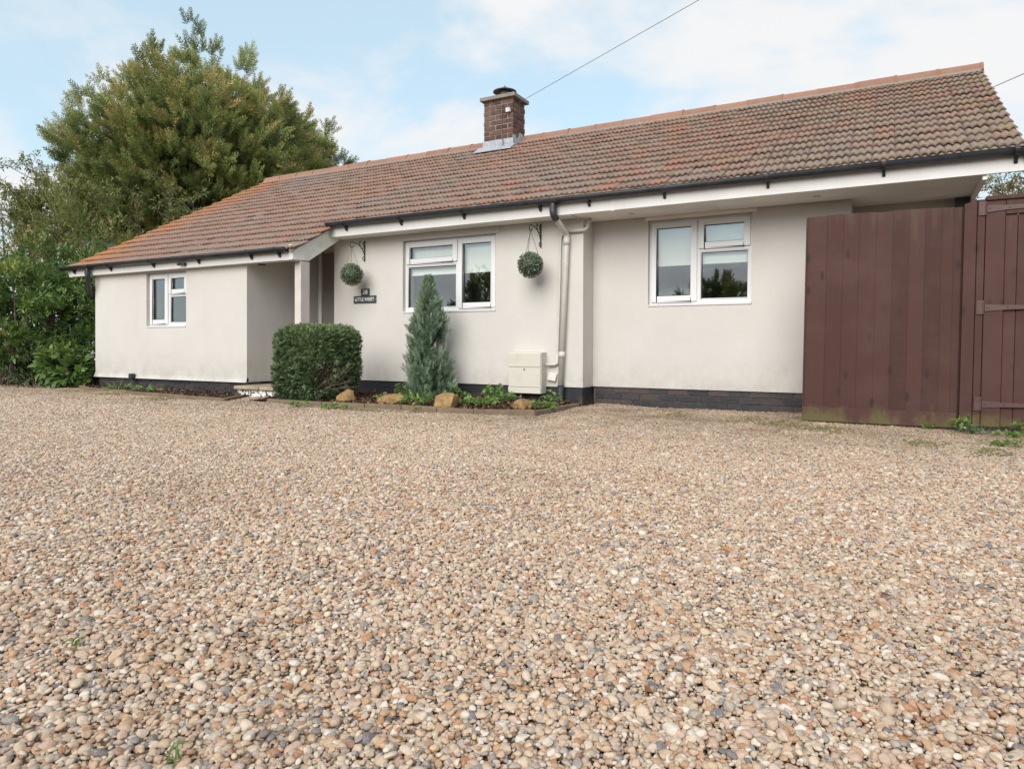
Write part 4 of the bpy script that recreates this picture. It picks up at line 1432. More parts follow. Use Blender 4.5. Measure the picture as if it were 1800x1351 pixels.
def edging(name, pts, label, z1, w=0.055):
    t = thing(name, (pts[0][0], pts[0][1], 0), label, "edging")
    for (ax, ay), (bx, by) in zip(pts, pts[1:]):
        L = math.hypot(bx - ax, by - ay)
        k = max(1, round(L / 0.62))
        for i in range(k):
            p, q_ = i / k, (i + 1) / k
            g = 0.004 / L
            x0, y0 = ax + (bx - ax) * (p + g), ay + (by - ay) * (p + g)
            x1, y1 = ax + (bx - ax) * (q_ - g), ay + (by - ay) * (q_ - g)
            nx_, ny_ = -(by - ay) / L * w, (bx - ax) / L * w
            dz = random.uniform(-.006, .006)
            MB().prism([(x0, y0), (x1, y1), (x1 + nx_, y1 + ny_), (x0 + nx_, y0 + ny_)], "z", -0.05, z1 + dz).build("edging_block", "edging_concrete", t, bevel=0.006)


edging("bed_edging", EDG, "brown concrete edging round the planting bed below the middle window", 0.056)
edging("bed_edging", EDW, "brown concrete edging round the narrow bed below the wing window", 0.046)


def rock(name, c, size, seed, label, rz=0.0):
    bm = bmesh.new()
    bmesh.ops.create_icosphere(bm, subdivisions=4, radius=1.0)
    r_ = np.random.RandomState(seed)
    planes = [(nrm(r_.randn(3)), r_.uniform(.50, .82)) for _ in range(11)]
    for v in bm.verts:
        p = np.array(v.co)
        for n_, d_ in planes:
            e = p @ n_ - d_
            if e > 0:
                p = p - n_ * e * 0.92
        p = p * (1.12 + 0.10 * mnoise.noise(Vector(p * 2.1 + seed)) + 0.06 * mnoise.noise(Vector(p * 5 + seed)) + 0.035 * mnoise.noise(Vector(p * 12 + seed)))
        v.co = p
    me = bpy.data.meshes.new(name)
    bm.to_mesh(me)
    bm.free()
    o = link(name, me, "sandstone", None, True)
    o.scale = size
    o.location = c
    o.rotation_euler = (0.1, -0.08, rz)
    tag(o, label, "rock", "sandstone rocks along the edging")
    return o


rock("rock", (-5.57, 6.15, 0.085), (0.13, 0.105, 0.105), 3, "ochre rock half hidden by the clipped yew at the bed front", 0.3)
rock("rock", (-4.90, 6.20, 0.085), (0.155, 0.105, 0.075), 5, "flat ochre rock in the bed between the yew and the conifer shrub", 0.5)
rock("rock", (-4.14, 6.16, 0.095), (0.145, 0.115, 0.098), 8, "large blocky ochre rock in front of the conifer shrub", 0.4)
rock("rock", (-3.315, 6.34, 0.090), (0.135, 0.105, 0.088), 12, "squarish ochre rock in front of the meter box", 0.5)

# bark and dead leaves on the beds
chips = []
r_ = np.random.RandomState(77)
n = 5200
xx = r_.uniform(-6.9, -3.14, n)
yf = np.interp(xx, [p[0] for p in EDG[:7]], [p[1] for p in EDG[:7]]) + 0.07
yy = yf + (7.5 - yf) * r_.rand(n)
n2_ = 1100
xw = r_.uniform(-11.3, -7.6, n2_)
yw = np.interp(xw, [p[0] for p in EDW[:4]], [p[1] for p in EDW[:4]]) + 0.06
yw = yw + (6.62 - yw) * r_.rand(n2_)
n3_ = 2600
xh = r_.uniform(-15.5, -11.5, n3_)
yh = r_.uniform(6.0, 7.2, n3_)
loc = np.stack([np.concatenate([xx, xw, xh]), np.concatenate([yy, yw, yh]), np.concatenate([np.full(n, .062), np.full(n2_, .045), np.full(n3_, .015)])], 1)
loc[:, 2] += r_.uniform(-.012, .012, len(loc))
f = frames(r_.randn(len(loc), 3) * np.array([1, 1, .25]), np.array([0, 0, 1.0]) + r_.randn(len(loc), 3) * .45)
V, Tq, C = scatter((LEAF[0] * np.array([1.5, 1, 2.5]), LEAF[1], LEAF[2]), loc, f, r_.uniform(.018, .055, len(loc)), r_.rand(len(loc)))
tag(link("bark_litter", raw_mesh("bark_litter", V, Tq, C), "bark_chip"), "brown bark chips and dead leaves strewn over the beds", "litter", kind="stuff")

#@@PART4
# ------------------------------------------------------------------ shrubs in the bed
def surf_points(r_, n, f_in, lo, hi):
    """random points inside an implicit solid"""
    out = []
    while sum(map(len, out)) < n:
        p = r_.uniform(0, 1, (n * 2, 3)) * (np.array(hi) - np.array(lo)) + np.array(lo)
        out.append(p[f_in(p)])
    return np.concatenate(out)[:n]


# clipped yew, a rough cube with a bare patch low on its right-hand side
YC, YH = np.array([-6.17, 6.32, 0.0]), np.array([0.445, 0.42, 0.955])
r_ = np.random.RandomState(50)


def yew_d(p):
    q = (p - YC - np.array([0, 0, YH[2] / 2])) / np.array([YH[0], YH[1], YH[2] / 2])
    k = 1 - 0.10 * np.clip(-q[:, 2], 0, 1) ** 2
    q = q / np.stack([k, k, np.ones(len(k))], 1)
    nz = np.array([mnoise.noise(Vector(a * 4.2)) for a in p])
    return (np.abs(q) ** 5.2).sum(1) ** (1 / 5.2) + 0.075 * nz


ty = thing("clipped_yew", tuple(YC), "dense dark green yew shrub clipped to a cube beside the porch step", "shrub")
pts = r_.uniform(-1.15, 1.15, (110000, 3)) * np.array([YH[0], YH[1], YH[2] / 2]) + YC + np.array([0, 0, YH[2] / 2])
dd = yew_d(pts)
hole = (((pts - np.array([-5.66, 6.02, 0.31])) / np.array([0.25, 0.50, 0.23])) ** 2).sum(1) + 0.35 * r_.randn(len(pts)) * .6
keep = (dd < 1.0) & (dd > 0.76) & (pts[:, 2] > 0.02) & (hole > 1.0)
pts = pts[keep][:22000]
q = (pts - YC - np.array([0, 0, YH[2] / 2])) / np.array([YH[0], YH[1], YH[2] / 2])
out = nrm(np.sign(q) * np.abs(q) ** 3)
d = nrm(out + 0.75 * rand_dirs(len(pts), r_) + np.array([0, 0, .2]))
YS = [spray(5, .060, .40, 100 + i, -.1) for i in range(3)]
parts = []
for k in range(3):
    m_ = np.arange(len(pts)) % 3 == k
    f = frames(d[m_], rand_dirs(m_.sum(), r_) + out[m_])
    parts.append(scatter(YS[k], pts[m_] - d[m_] * .03, f, r_.uniform(.040, .068, m_.sum()), np.clip(.25 + .28 * (q[m_][:, 2]) * .6 + r_.normal(0, .16, m_.sum()) + .12, 0, 1)))
# a few stray shoots
st = [((-5.72, 6.10, .42), (.6, -.1, .55)), ((-5.73, 6.2, .36), (.75, .1, .5)), ((-5.74, 6.05, .30), (.7, -.2, .35))]
for p, dv_ in st:
    for k in range(5):
        parts.append(scatter(YS[k % 3], np.array([p]) + nrm(np.array([dv_])) * .035 * k, frames(np.array([dv_]) + .35 * r_.randn(1, 3), r_.randn(1, 3)), np.array([.09]), np.array([.5])))
V, Tq, C = join(parts)
link("foliage", raw_mesh("foliage", V, Tq, C), "yew_leaf", ty)
mb = MB()
for i in range(46):
    a = random.uniform(0, 2 * math.pi)
    e = Vector((YC[0] + math.cos(a) * random.uniform(.15, .38), YC[1] + math.sin(a) * random.uniform(.15, .36), random.uniform(.25, .85)))
    if i > 22:
        e = Vector((random.uniform(-5.75, -5.50), random.uniform(5.9, 6.35), random.uniform(.14, .52)))
    b0 = Vector((YC[0] + random.uniform(-.12, .12), YC[1] + random.uniform(-.1, .1), 0.0))
    md = b0.lerp(e, .5) + Vector((random.uniform(-.05, .05), random.uniform(-.05, .05), .06))
    mb.tube([b0, md, e], [.014, .008, .003], 5)
    for k in range(3):
        s_ = md.lerp(e, random.uniform(.2, 1))
        mb.tube([s_, s_ + Vector((random.uniform(-.08, .08), random.uniform(-.08, .08), random.uniform(-.02, .09)))], [.0035, .0015], 4)
mb.build("stems", "twig_grey", ty)

# blue-green lawson cypress shrub below the middle window
LC = np.array([-5.02, 7.05, 0.03])
tl = thing("conifer_shrub", tuple(LC), "blue-green pointed conifer shrub below the middle window", "shrub")
LS = [spray(8, .034, .36, 200 + i, .05) for i in range(4)]
parts, limbs = [], []
Hc = 1.51
r_ = np.random.RandomState(61)


def hull(z):
    return np.interp(z, [0, .10, .30, .50, .70, .90, 1.05, 1.2, 1.35, 1.5, 1.58], [.15, .195, .222, .215, .195, .172, .145, .11, .072, .032, .008])


limbs.append(([tuple(LC), (LC[0] + .01, LC[1], .8), (LC[0], LC[1], 1.45)], [.02, .010, .003]))
leaders = [(0.0, 0.0, 1.0)] + [(random.uniform(-.2, .2), random.uniform(-.16, .16), random.uniform(.62, .92)) for _ in range(16)]
n = 8200
z = r_.uniform(0.0, 1.0, n) ** 1.05 * Hc
a = r_.uniform(0, 2 * np.pi, n)
lobes = 1 + .34 * np.array([mnoise.noise(Vector((math.cos(q_) * 2.2, math.sin(q_) * 2.2, w_ * 2.6))) for q_, w_ in zip(a, z)]) * 2.2
rr = hull(z) * np.sqrt(r_.uniform(.05, 1.0, n)) * lobes * r_.uniform(.85, 1.12, n)
p = np.stack([np.cos(a) * rr, np.sin(a) * rr, z], 1) + LC
d = np.stack([np.cos(a) * (.28 + .5 * rr), np.sin(a) * (.28 + .5 * rr), np.full(n, .95)], 1) + .30 * r_.randn(n, 3)
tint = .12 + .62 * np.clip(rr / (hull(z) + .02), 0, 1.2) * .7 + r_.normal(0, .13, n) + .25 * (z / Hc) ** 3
gapm = np.array([mnoise.noise(Vector((x_ * 7, y_ * 7, z_ * 3.2))) for x_, y_, z_ in p]) > -.10
for k in range(4):
    m_ = (np.arange(n) % 4 == k) & gapm
    f = frames(d[m_], np.stack([np.cos(a[m_]), np.sin(a[m_]), np.zeros(m_.sum())], 1) * .6 + r_.randn(m_.sum(), 3) * .7)
    parts.append(scatter(LS[k], p[m_], f, r_.uniform(.065, .115, m_.sum()) * np.where(z[m_] > 1.2, .72, 1), np.clip(tint[m_], 0, 1)))
# plumes that stand proud of the outline
for i in range(64):
    aa = r_.uniform(0, 2 * np.pi)
    zz = r_.uniform(.2, 1.28)
    b0 = LC + np.array([math.cos(aa) * hull(zz) * .85, math.sin(aa) * hull(zz) * .85, zz])
    dv_ = np.array([math.cos(aa) * .35, math.sin(aa) * .35, 1.0])
    for k in range(6):
        t = k / 6
        parts.append(scatter(LS[k % 4], (b0 + dv_ * .14 * t)[None], frames((dv_ + .5 * r_.randn(3) * (1 - t) * .7)[None], r_.randn(1, 3)), np.array([.085 * (1 - .4 * t)]), np.array([.65 + .2 * t])))
V, Tq, C = join(parts)
link("foliage", raw_mesh("foliage", V, Tq, C), "lawson_leaf", tl)
limb_tubes(limbs, 7).build("trunk", "bark", tl)

# weeds in the bed and at the foot of the fence
LOBE = leaf_twig(3, .75, .8, 2.2, 5, .2)


def weed(c, rr, h, n, seed, label, grp="weeds", base=None, mat="weed_leaf", lsize=.05):
    r_ = np.random.RandomState(seed)
    t = thing("weed", c, label, "weed", grp)
    a = r_.uniform(0, 2 * np.pi, n)
    q = np.sqrt(r_.rand(n)) * rr
    tip = np.stack([c[0] + np.cos(a) * q * 1.15, c[1] + np.sin(a) * q, c[2] + h * (1 - .55 * (q / rr) ** 2) * r_.uniform(.55, 1.1, n)], 1)
    f = frames(np.stack([np.cos(a), np.sin(a), .25 + .4 * r_.randn(n)], 1), np.array([0, 0, 1.0]) + .5 * r_.randn(n, 3))
    V, Tq, C = scatter(base or LOBE, tip, f, r_.uniform(.6, 1.2, n) * lsize, np.clip(r_.normal(.5, .22, n), 0, 1))
    link("leaves", raw_mesh("leaves", V, Tq, C), mat, t)
    mb = MB()
    for k in range(0, n, 2):
        b0 = Vector((c[0] + random.uniform(-.02, .02), c[1] + random.uniform(-.02, .02), c[2] - .01))
        mb.tube([b0, b0.lerp(Vector(tip[k]), .5) + Vector((0, 0, .01)), Vector(tip[k])], [.0025, .002, .0012], 4)
    mb.build("stems", "weed_leaf", t)
    for o in t.children:
        if o.name.startswith("stems"):
            me = o.data
            at_ = me.attributes.new("tint", "FLOAT", "POINT")
            at_.data.foreach_set("value", np.full(len(me.vertices), .35, np.float32))


STRAP = arr([(-.06, 0, 0), (.06, 0, 0), (-.07, .4, .16), (.07, .4, .16), (-.05, .75, .15), (.05, .75, .15), (0, 1, .03)], [(0, 1, 3), (0, 3, 2), (2, 3, 5), (2, 5, 4), (4, 5, 6)])
weed((-4.56, 6.22, .05), .17, .09, 46, 1, "low green strappy weed in the bed in front of the conifer shrub", base=STRAP, lsize=.16)
weed((-3.93, 6.50, .05), .20, .085, 100, 2, "spreading bright green weed right of the large blocky rock")
weed((-4.10, 7.12, .06), .14, .17, 60, 3, "tall bushy bright green weed by the plinth left of the meter box")
weed((-3.88, 6.98, .06), .11, .11, 46, 4, "bright green leafy weed just below the meter box")
weed((-4.62, 7.10, .06), .13, .12, 30, 5, "sparse green weed behind the large rock against the plinth")
weed((-5.33, 6.95, .06), .10, .17, 24, 6, "thin green weed at the left foot of the conifer shrub")
weed((-5.24, 6.60, .06), .15, .07, 40, 7, "low mixed weed between the flat rock and the conifer shrub")
weed((-3.28, 6.62, .05), .17, .05, 80, 8, "low green mat of weed by the downpipe corner of the bed")
weed((-3.40, 7.22, .06), .09, .12, 26, 9, "small yellowish weed at the foot of the downpipe")
weed((-5.85, 5.70, .01), .10, .055, 34, 10, "bright green weed in the gravel at the foot of the clipped yew", lsize=.04)
weed((-5.35, 5.72, .01), .13, .05, 40, 11, "flat green weed in the gravel along the bed edging", lsize=.04)
weed((-4.36, 5.86, .01), .06, .06, 16, 12, "tiny green weed growing at a joint of the bed edging", lsize=.04)
weed((0.56, 6.86, .01), .055, .13, 34, 13, "bright green weed climbing the foot of the gate post", lsize=.035)
weed((0.63, 6.78, .01), .07, .05, 34, 14, "grey-green weed in the gravel below the gate post", lsize=.04, mat="box_leaf")
weed((0.98, 6.88, .01), .06, .10, 30, 15, "bright green weed under the garden gate", lsize=.035)
weed((0.90, 6.66, .01), .10, .02, 40, 16, "flat green weed in the gravel below the garden gate", lsize=.035)
weed((0.33, 6.93, .01), .03, .035, 8, 17, "tiny green weed under the gravel board of the fence", lsize=.04)
weed((0.74, 6.05, .01), .10, .02, 46, 18, "flat bright green patch of weed in the gravel before the gate", lsize=.03)
weed((-9.35, 6.18, .05), .14, .05, 40, 19, "low grassy weed in the narrow bed under the wing window", base=STRAP, lsize=.10)
weed((-10.1, 6.25, .05), .16, .045, 40, 20, "small grassy weed in the narrow bed near the socket box", base=STRAP, lsize=.10)
GR = STRAP
weed((-1.66, 0.92, .0), .020, .03, 8, 21, "small tuft of grass in the gravel near the left edge of the photo", base=GR, lsize=.020)
weed((-1.067, 0.755, .0), .012, .03, 6, 22, "single grass blade tuft in the gravel at the bottom edge of the photo", base=GR, lsize=.020)

#@@PART5
# ------------------------------------------------------------------ hedge and trees on the left
def blob_shrub(name, blobs, n, twig, size, mat, label, cat, seed, tint0=.4, up=.35, limbs_n=14, thick=.55, grp=None, outw=.8, gapn=2.2, gap=-.32):
    """leafy mass: leaf twigs through the outer part of a union of ellipsoids (x,y,z,rx,ry,rz)"""
    r_ = np.random.RandomState(seed)
    B = np.array(blobs, float)
    base = (B[:, 0].mean(), B[:, 1].mean(), 0)
    t = thing(name, base, label, cat, grp)
    vol = np.prod(B[:, 3:], axis=1)
    w = vol ** .75
    P, D = [], []
    for b, k in zip(B, np.maximum(1, (n * w / w.sum()).astype(int))):
        d = rand_dirs(k, r_)
        rr = r_.uniform(thick, 1.0, k) ** .6
        nz = np.array([mnoise.noise(Vector(v * 2.6 + seed + b[0])) for v in d])
        rr = rr * (1 + .30 * nz)
        p = b[:3] + d * rr[:, None] * b[3:]
        P.append(p)
        D.append(nrm(d / b[3:]))
    P, D = np.concatenate(P), np.concatenate(D)
    keep = P[:, 2] > .03
    g = np.array([mnoise.noise(Vector(p * gapn)) for p in P])
    keep &= g > gap
    P, D, g = P[keep], D[keep], g[keep]
    k = len(P)
    d = nrm(D * outw + np.array([0, 0, up]) + .55 * rand_dirs(k, r_))
    hz = (P[:, 2] - P[:, 2].min()) / (np.ptp(P[:, 2]) + 1e-6)
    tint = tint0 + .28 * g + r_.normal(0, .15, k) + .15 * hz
    parts = []
    tw = twig if isinstance(twig, list) else [twig]
    for i, b in enumerate(tw):
        m_ = np.arange(k) % len(tw) == i
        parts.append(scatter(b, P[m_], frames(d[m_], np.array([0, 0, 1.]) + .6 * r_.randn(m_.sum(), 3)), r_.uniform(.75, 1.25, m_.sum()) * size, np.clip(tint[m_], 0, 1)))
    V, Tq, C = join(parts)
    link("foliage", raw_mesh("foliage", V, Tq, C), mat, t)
    mb = MB()
    for i in range(limbs_n):
        b = B[r_.randint(len(B))]
        e = b[:3] + rand_dirs(1, r_)[0] * b[3:] * r_.uniform(.5, .95)
        s0 = np.array([b[0] + r_.uniform(-.3, .3) * b[3], b[1] + r_.uniform(-.3, .3) * b[4], 0.0])
        md = s0 * .5 + e * .5 + r_.randn(3) * .08
        md[2] = max(md[2], .1)
        mb.tube([tuple(s0), tuple(md), tuple(e)], [.035, .02, .006], 5)
    mb.build("stems", "bark", t)
    return t


TWL = [leaf_twig(7, .55, .55, 1.0, 40 + i) for i in range(3)]
TWB = [leaf_twig(8, .75, .85, 1.5, 50 + i, .1) for i in range(2)]
TWS = [leaf_twig(6, .50, .36, .9, 60 + i) for i in range(3)]
# dense laurel mass against the gable end
blob_shrub("laurel_hedge", [(-12.6, 7.2, .9, .95, .75, 1.0), (-13.6, 6.9, 1.0, .9, .8, 1.15), (-12.9, 7.9, 1.6, 1.0, .8, .85), (-14.3, 7.3, 1.5, 1.0, .8, 1.1), (-12.1, 7.7, .7, .6, .7, .8)], 4600, TWL, .20, "laurel_leaf",
           "dense dark laurel hedge crowding the gable end of the bungalow", "hedge", 71, .44, gap=-.14)
blob_shrub("glossy_shrub", [(-13.3, 6.35, 1.55, .55, .40, .50), (-14.2, 6.1, 1.35, .6, .45, .55), (-13.4, 6.3, .8, .5, .35, .45)], 1500, TWL, .185, "laurel_leaf",
           "brighter green glossy-leaved shrub at the left edge, in front of the hedge", "shrub", 72, .66, gap=-.15)
blob_shrub("broadleaf_shrub", [(-11.95, 6.50, .30, .36, .24, .27), (-12.2, 6.55, .42, .24, .22, .20)], 190, TWB, .155, "laurel_leaf",
           "low broad-leaved shrub at the corner of the wing, leaves drooping", "shrub", 73, .52, up=.0, gap=-1, limbs_n=6)
blob_shrub("dark_shrub", [(-13.2, 6.5, .32, .95, .30, .40), (-14.4, 6.3, .4, .8, .3, .5)], 1500, TWS, .17, "yew_leaf",
           "low dark fine-leaved shrub at the foot of the hedge", "shrub", 74, .35)
# wispy taller shrubs behind
blob_shrub("privet_shrub", [(-14.6, 7.9, 2.6, 1.0, .7, 1.15), (-13.6, 8.2, 2.35, .9, .7, .9), (-15.3, 8.1, 3.1, 1.0, .7, 1.15), (-15.9, 7.7, 2.6, .9, .7, 1.2), (-16.0, 8.1, 3.35, .8, .6, .75), (-14.9, 8.3, 3.25, .7, .6, .65)], 4600, TWS, .20, "privet_leaf",
           "pale olive privet shrub rising above the laurel hedge", "shrub", 75, .45, up=.6, limbs_n=34, thick=.15, gap=-.20)
blob_shrub("yellow_shrub", [(-14.45, 7.1, 2.35, .32, .3, .50)], 210, TWS, .20, "privet_leaf",
           "small yellowish shrub showing against the hedge at the left edge", "shrub", 76, .85, limbs_n=6)


def twig_tree(name, base, tips, label, seed, leaf, mat, lsize, per, trunk=.07, cat="tree", grp=None, leafn=1.0, bark="twig_grey", fork=.30):
    """open tree: trunk, forked limbs and fine twigs, a few leaves on each"""
    r_ = np.random.RandomState(seed)
    t = thing(name, base, label, cat, grp)
    limbs, LP, LD = [], [], []
    b = np.array(base, float)
    top = np.mean(tips, axis=0)
    f0 = b + (top - b) * fork
    limbs.append(([tuple(b), tuple(f0)], [trunk, trunk * .75]))
    for e in tips:
        e = np.array(e, float)
        m1 = f0 * .55 + e * .45 + r_.randn(3) * .10
        limbs.append(([tuple(f0), tuple(m1), tuple(e)], [trunk * .5, trunk * .28, .006]))
        for k in range(per):
            u = r_.uniform(.15, 1)
            s0 = m1 * (1 - u) + e * u if u > .4 else f0 * (.6 - u) / .6 + m1 * (u / .6)
            d = nrm(nrm(e - f0) * .8 + rand_dirs(1, r_)[0] + np.array([0, 0, .35]))
            L = r_.uniform(.25, .75) * np.linalg.norm(e - f0) * .34
            q = s0 + d * L
            md = (s0 + q) / 2 + r_.randn(3) * L * .08
            limbs.append(([tuple(s0), tuple(md), tuple(q)], [.010, .007, .003]))
            for j in range(3):
                v = r_.uniform(.3, 1)
                s1 = s0 * (1 - v) + q * v
                d1 = nrm(d + .9 * rand_dirs(1, r_)[0])
                q1 = s1 + d1 * L * .45
                limbs.append(([tuple(s1), tuple(q1)], [.005, .002]))
                m_ = int(5 * leafn) if leafn >= .2 else 0
                for w in np.linspace(.2, 1, m_) if m_ else []:
                    LP.append(s1 * (1 - w) + q1 * w + r_.randn(3) * .03)
                    LD.append(d1)
    limb_tubes(limbs, 5).build("limbs", bark, t)
    if LP:
        P, D = np.array(LP), np.array(LD)
        d = D * .5 + rand_dirs(len(P), r_)
        V, Tq, C = scatter(leaf, P, frames(d, np.array([0, 0, 1.]) + .7 * r_.randn(len(P), 3)), r_.uniform(.7, 1.2, len(P)) * lsize, np.clip(r_.normal(.5, .22, len(P)), 0, 1))
        link("crown", raw_mesh("crown", V, Tq, C), mat, t)
    return t


L3 = leaf_twig(3, .6, .7, 1.0, 90)
twig_tree("slender_tree", (-15.2, 8.3, 0), [(-16.3, 7.9, 3.9), (-15.8, 8.0, 4.35), (-15.0, 8.4, 3.8), (-14.6, 8.6, 3.9), (-15.5, 8.6, 3.6), (-16.6, 8.2, 3.5)],
          "thin leafy tree standing against the sky behind the hedge at the left edge", 81, L3, "privet_leaf", .125, 16, leafn=1.8)
twig_tree("slender_tree", (-14.4, 9.8, 0), [(-14.9, 9.6, 3.9), (-14.2, 10.0, 4.2), (-13.5, 10.1, 3.7), (-13.2, 9.6, 3.2), (-14.9, 9.9, 3.2)],
          "small bare-stemmed tree with sparse pale leaves between hedge and cypress", 82, L3, "privet_leaf", .11, 14, leafn=1.4)

# big cypress: plumes fanning up and out from a low crown
def bushy(seed):
    a, b = spray(9, .026, .30, seed, .05, 1.7), spray(5, .026, .24, seed + 50, .05, 1.7)  # steep base-to-tip tint paints shaded depth into each spray
    rot = np.array([[0, 0, 1], [0, 1, 0], [-1, 0, 0]], float)
    return join([a, (b[0] @ rot.T, b[1], b[2])])


CS = [bushy(300 + i) for i in range(4)]


def cypress(name, base, core, R, n_br, label, seed, sq=1.0, per=26, tint0=.34, lsize=.62, zmin=.12):
    r_ = np.random.RandomState(seed)
    t = thing(name, base, label, "tree", "cypress trees behind the bungalow")
    core = np.array(core, float)
    limbs = [([tuple(base), (core[0], core[1], core[2] * .6), (core[0] + .1, core[1], core[2] + R * .4)], [.28, .22, .10])]
    P, D, Tn, Nn = [], [], [], []
    for i in range(n_br):
        # even directions over the upper part of a sphere
        zz = 1 - (1 - zmin + .32) * (i + .5) / n_br
        btint = r_.normal(0, .10)
        a = i * 2.39996 + r_.uniform(-.2, .2)
        d = np.array([math.cos(a) * math.sqrt(max(0, 1 - zz * zz)), math.sin(a) * math.sqrt(max(0, 1 - zz * zz)), zz])
        d = nrm(d + np.array([0, 0, .12]))
        L = R * (r_.uniform(.66, 1.02) if i % 3 else r_.uniform(.92, 1.10)) * (1.0 + .10 * mnoise.noise(Vector(d * 2 + seed)))
        L *= 1.0 if d[2] > 0 else .85
        bend_ = np.array([0, 0, .22 * L])
        s0 = core + np.array([0, 0, -.3 * R * (1 - d[2]) * .4])
        L = L * (1 + (sq - 1) * max(0.0, d[2]))
        tip = s0 + d * L
        md = s0 + d * L * .5 - bend_ * .18 + r_.randn(3) * .08
        limbs.append(([tuple(s0), tuple(md), tuple(s0 * .12 + tip * .88)], [.05, .028, .005]))
        ncl = max(3, per // 6)
        for c_i in range(ncl + 1):
            u = .34 + .66 * ((c_i + .3 + .7 * r_.rand()) / ncl) if c_i < ncl else .97
            p = (1 - u) ** 2 * s0 + 2 * u * (1 - u) * md + u * u * tip
            ax = nrm(2 * (1 - u) * (md - s0) + 2 * u * (tip - md))
            spread = (1.06 - u) ** .6 * R * .20
            cc = p + r_.randn(3) * spread
            cdir = nrm(ax * (.7 + .7 * u) + nrm(cc - p + 1e-6) * (.8 * (1.1 - u)) + np.array([0, 0, .30]))
            side = nrm(np.cross(cdir, r_.randn(3)))
            ct = tint0 + btint + .62 * (u - .72) + .22 * mnoise.noise(Vector(cc * .9)) + r_.normal(0, .07)  # tint darkens towards the core: the crown's inner shade put into colour
            for k in range(6):
                f_ = (k - 2.5) / 2.5
                dd_ = nrm(cdir + side * f_ * .75 + .16 * r_.randn(3))
                P.append(cc + side * f_ * lsize * .22 - cdir * abs(f_) * lsize * .25)
                D.append(dd_)
                Nn.append(np.cross(dd_, side) + .35 * r_.randn(3))
                Tn.append(ct + r_.normal(0, .05) + (.30 if u > .85 and r_.rand() < .12 else 0))
    # inner sprays painted dark like deep shade, closing the middle of the crown
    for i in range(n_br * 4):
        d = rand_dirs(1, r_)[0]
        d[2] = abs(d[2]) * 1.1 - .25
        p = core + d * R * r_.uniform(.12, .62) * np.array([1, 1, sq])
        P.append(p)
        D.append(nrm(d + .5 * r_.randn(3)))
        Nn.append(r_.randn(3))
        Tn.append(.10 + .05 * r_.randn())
    P, D, Nn, Tn = map(np.array, (P, D, Nn, Tn))
    parts = []
    for k in range(4):
        m_ = np.arange(len(P)) % 4 == k
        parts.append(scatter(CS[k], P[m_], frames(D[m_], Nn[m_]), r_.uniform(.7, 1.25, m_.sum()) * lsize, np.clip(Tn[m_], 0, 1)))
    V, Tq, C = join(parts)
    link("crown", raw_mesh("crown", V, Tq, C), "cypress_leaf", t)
    limb_tubes(limbs, 6).build("trunk", "bark", t)


cypress("cypress_tree", (-16.9, 12.6, 0), (-16.75, 12.65, 4.3), 2.95, 480, "huge dark spreading cypress tree with a pigeon in it, behind the gable", 91, sq=1.40, per=36, lsize=.42, tint0=.48)
cypress("cypress_tree", (-18.0, 16.6, 0), (-18.0, 16.6, 5.0), 2.7, 150, "second cypress behind the first one, showing low above the ridge", 92, sq=1.25, tint0=.34, lsize=.46)

# pigeon
pg = thing("pigeon", (-16.27, 9.71, 5.70), "grey wood pigeon with white neck patch perched in the cypress", "bird")


def skin_body(name, verts, edges, radii, mat, parent, levels=2):
    me = bpy.data.meshes.new(name)
    me.from_pydata(verts, edges, [])
    o = bpy.data.objects.new(name, me)
    COL.objects.link(o)
    sm = o.modifiers.new("skin", "SKIN")
    o.modifiers.new("sub", "SUBSURF").levels = levels
    o.modifiers["sub"].render_levels = levels
    for v, rr in zip(me.skin_vertices[0].data, radii):
        v.radius = rr if isinstance(rr, tuple) else (rr, rr)
    me.skin_vertices[0].data[0].use_root = True
    me.materials.append(MATS[mat])
    sm.use_smooth_shade = True
    o.parent = parent
    return o


mP = MN("pigeon_feather", 0.7, 0.2)
oc = mP.obj()
ox = mP.xyz(oc)
c_ = mP.mix(mP.maprange(mP.math("ADD", ox[2], mP.math("MULTIPLY", ox[0], -.7)), .0, .05, 0, 1), (0.36, 0.25, 0.25), (0.17, 0.185, 0.225))
mP.color(c_)
simple("pigeon_wing", (0.15, 0.16, 0.19), .7, .2, 60)
# facing left (towards -X), tail to the right
body = [(0.0, 0, .075), (-.055, 0, .095), (-.095, 0, .125), (-.125, 0, .155), (.06, 0, .055), (.13, 0, .03), (.20, 0, .01)]
skin_body("body", body, [(0, 1), (1, 2), (2, 3), (0, 4), (4, 5), (5, 6)], [.068, .064, .042, .034, .055, .032, (.028, .012)], "pigeon_feather", pg)
for s_ in (-1, 1):
    skin_body("wing", [(-.04, s_ * .052, .10), (.04, s_ * .058, .085), (.12, s_ * .045, .055), (.19, s_ * .02, .03)], [(0, 1), (1, 2), (2, 3)], [(.012, .035), (.012, .042), (.01, .028), (.006, .01)], "pigeon_wing", pg)
    MB().tube([(0.0, s_ * .025, .02), (0.0, s_ * .025, -.04)], .005, 6).build("leg", "cowl_clay", pg)
    MB().lathe([(.001, -.012), (.014, 0), (.001, .012)], (-.105, s_ * .036, .13), 10).build("neck_patch", "white_letter", pg)
MB().tube([(-.150, 0, .158), (-.180, 0, .148)], [.010, .003], 8).build("beak", "sandstone", pg)
for o in pg.children:
    o.matrix_parent_inverse = Matrix.Identity(4)
MB().tube([(-16.5, 11.2, 5.35), (-16.27, 9.75, 5.66), (-16.3, 9.45, 5.72)], [.03, .016, .006], 6).build("perch_branch", "bark", None)
tag(bpy.data.objects["perch_branch"], "thin branch of the cypress under the pigeon", "branch")

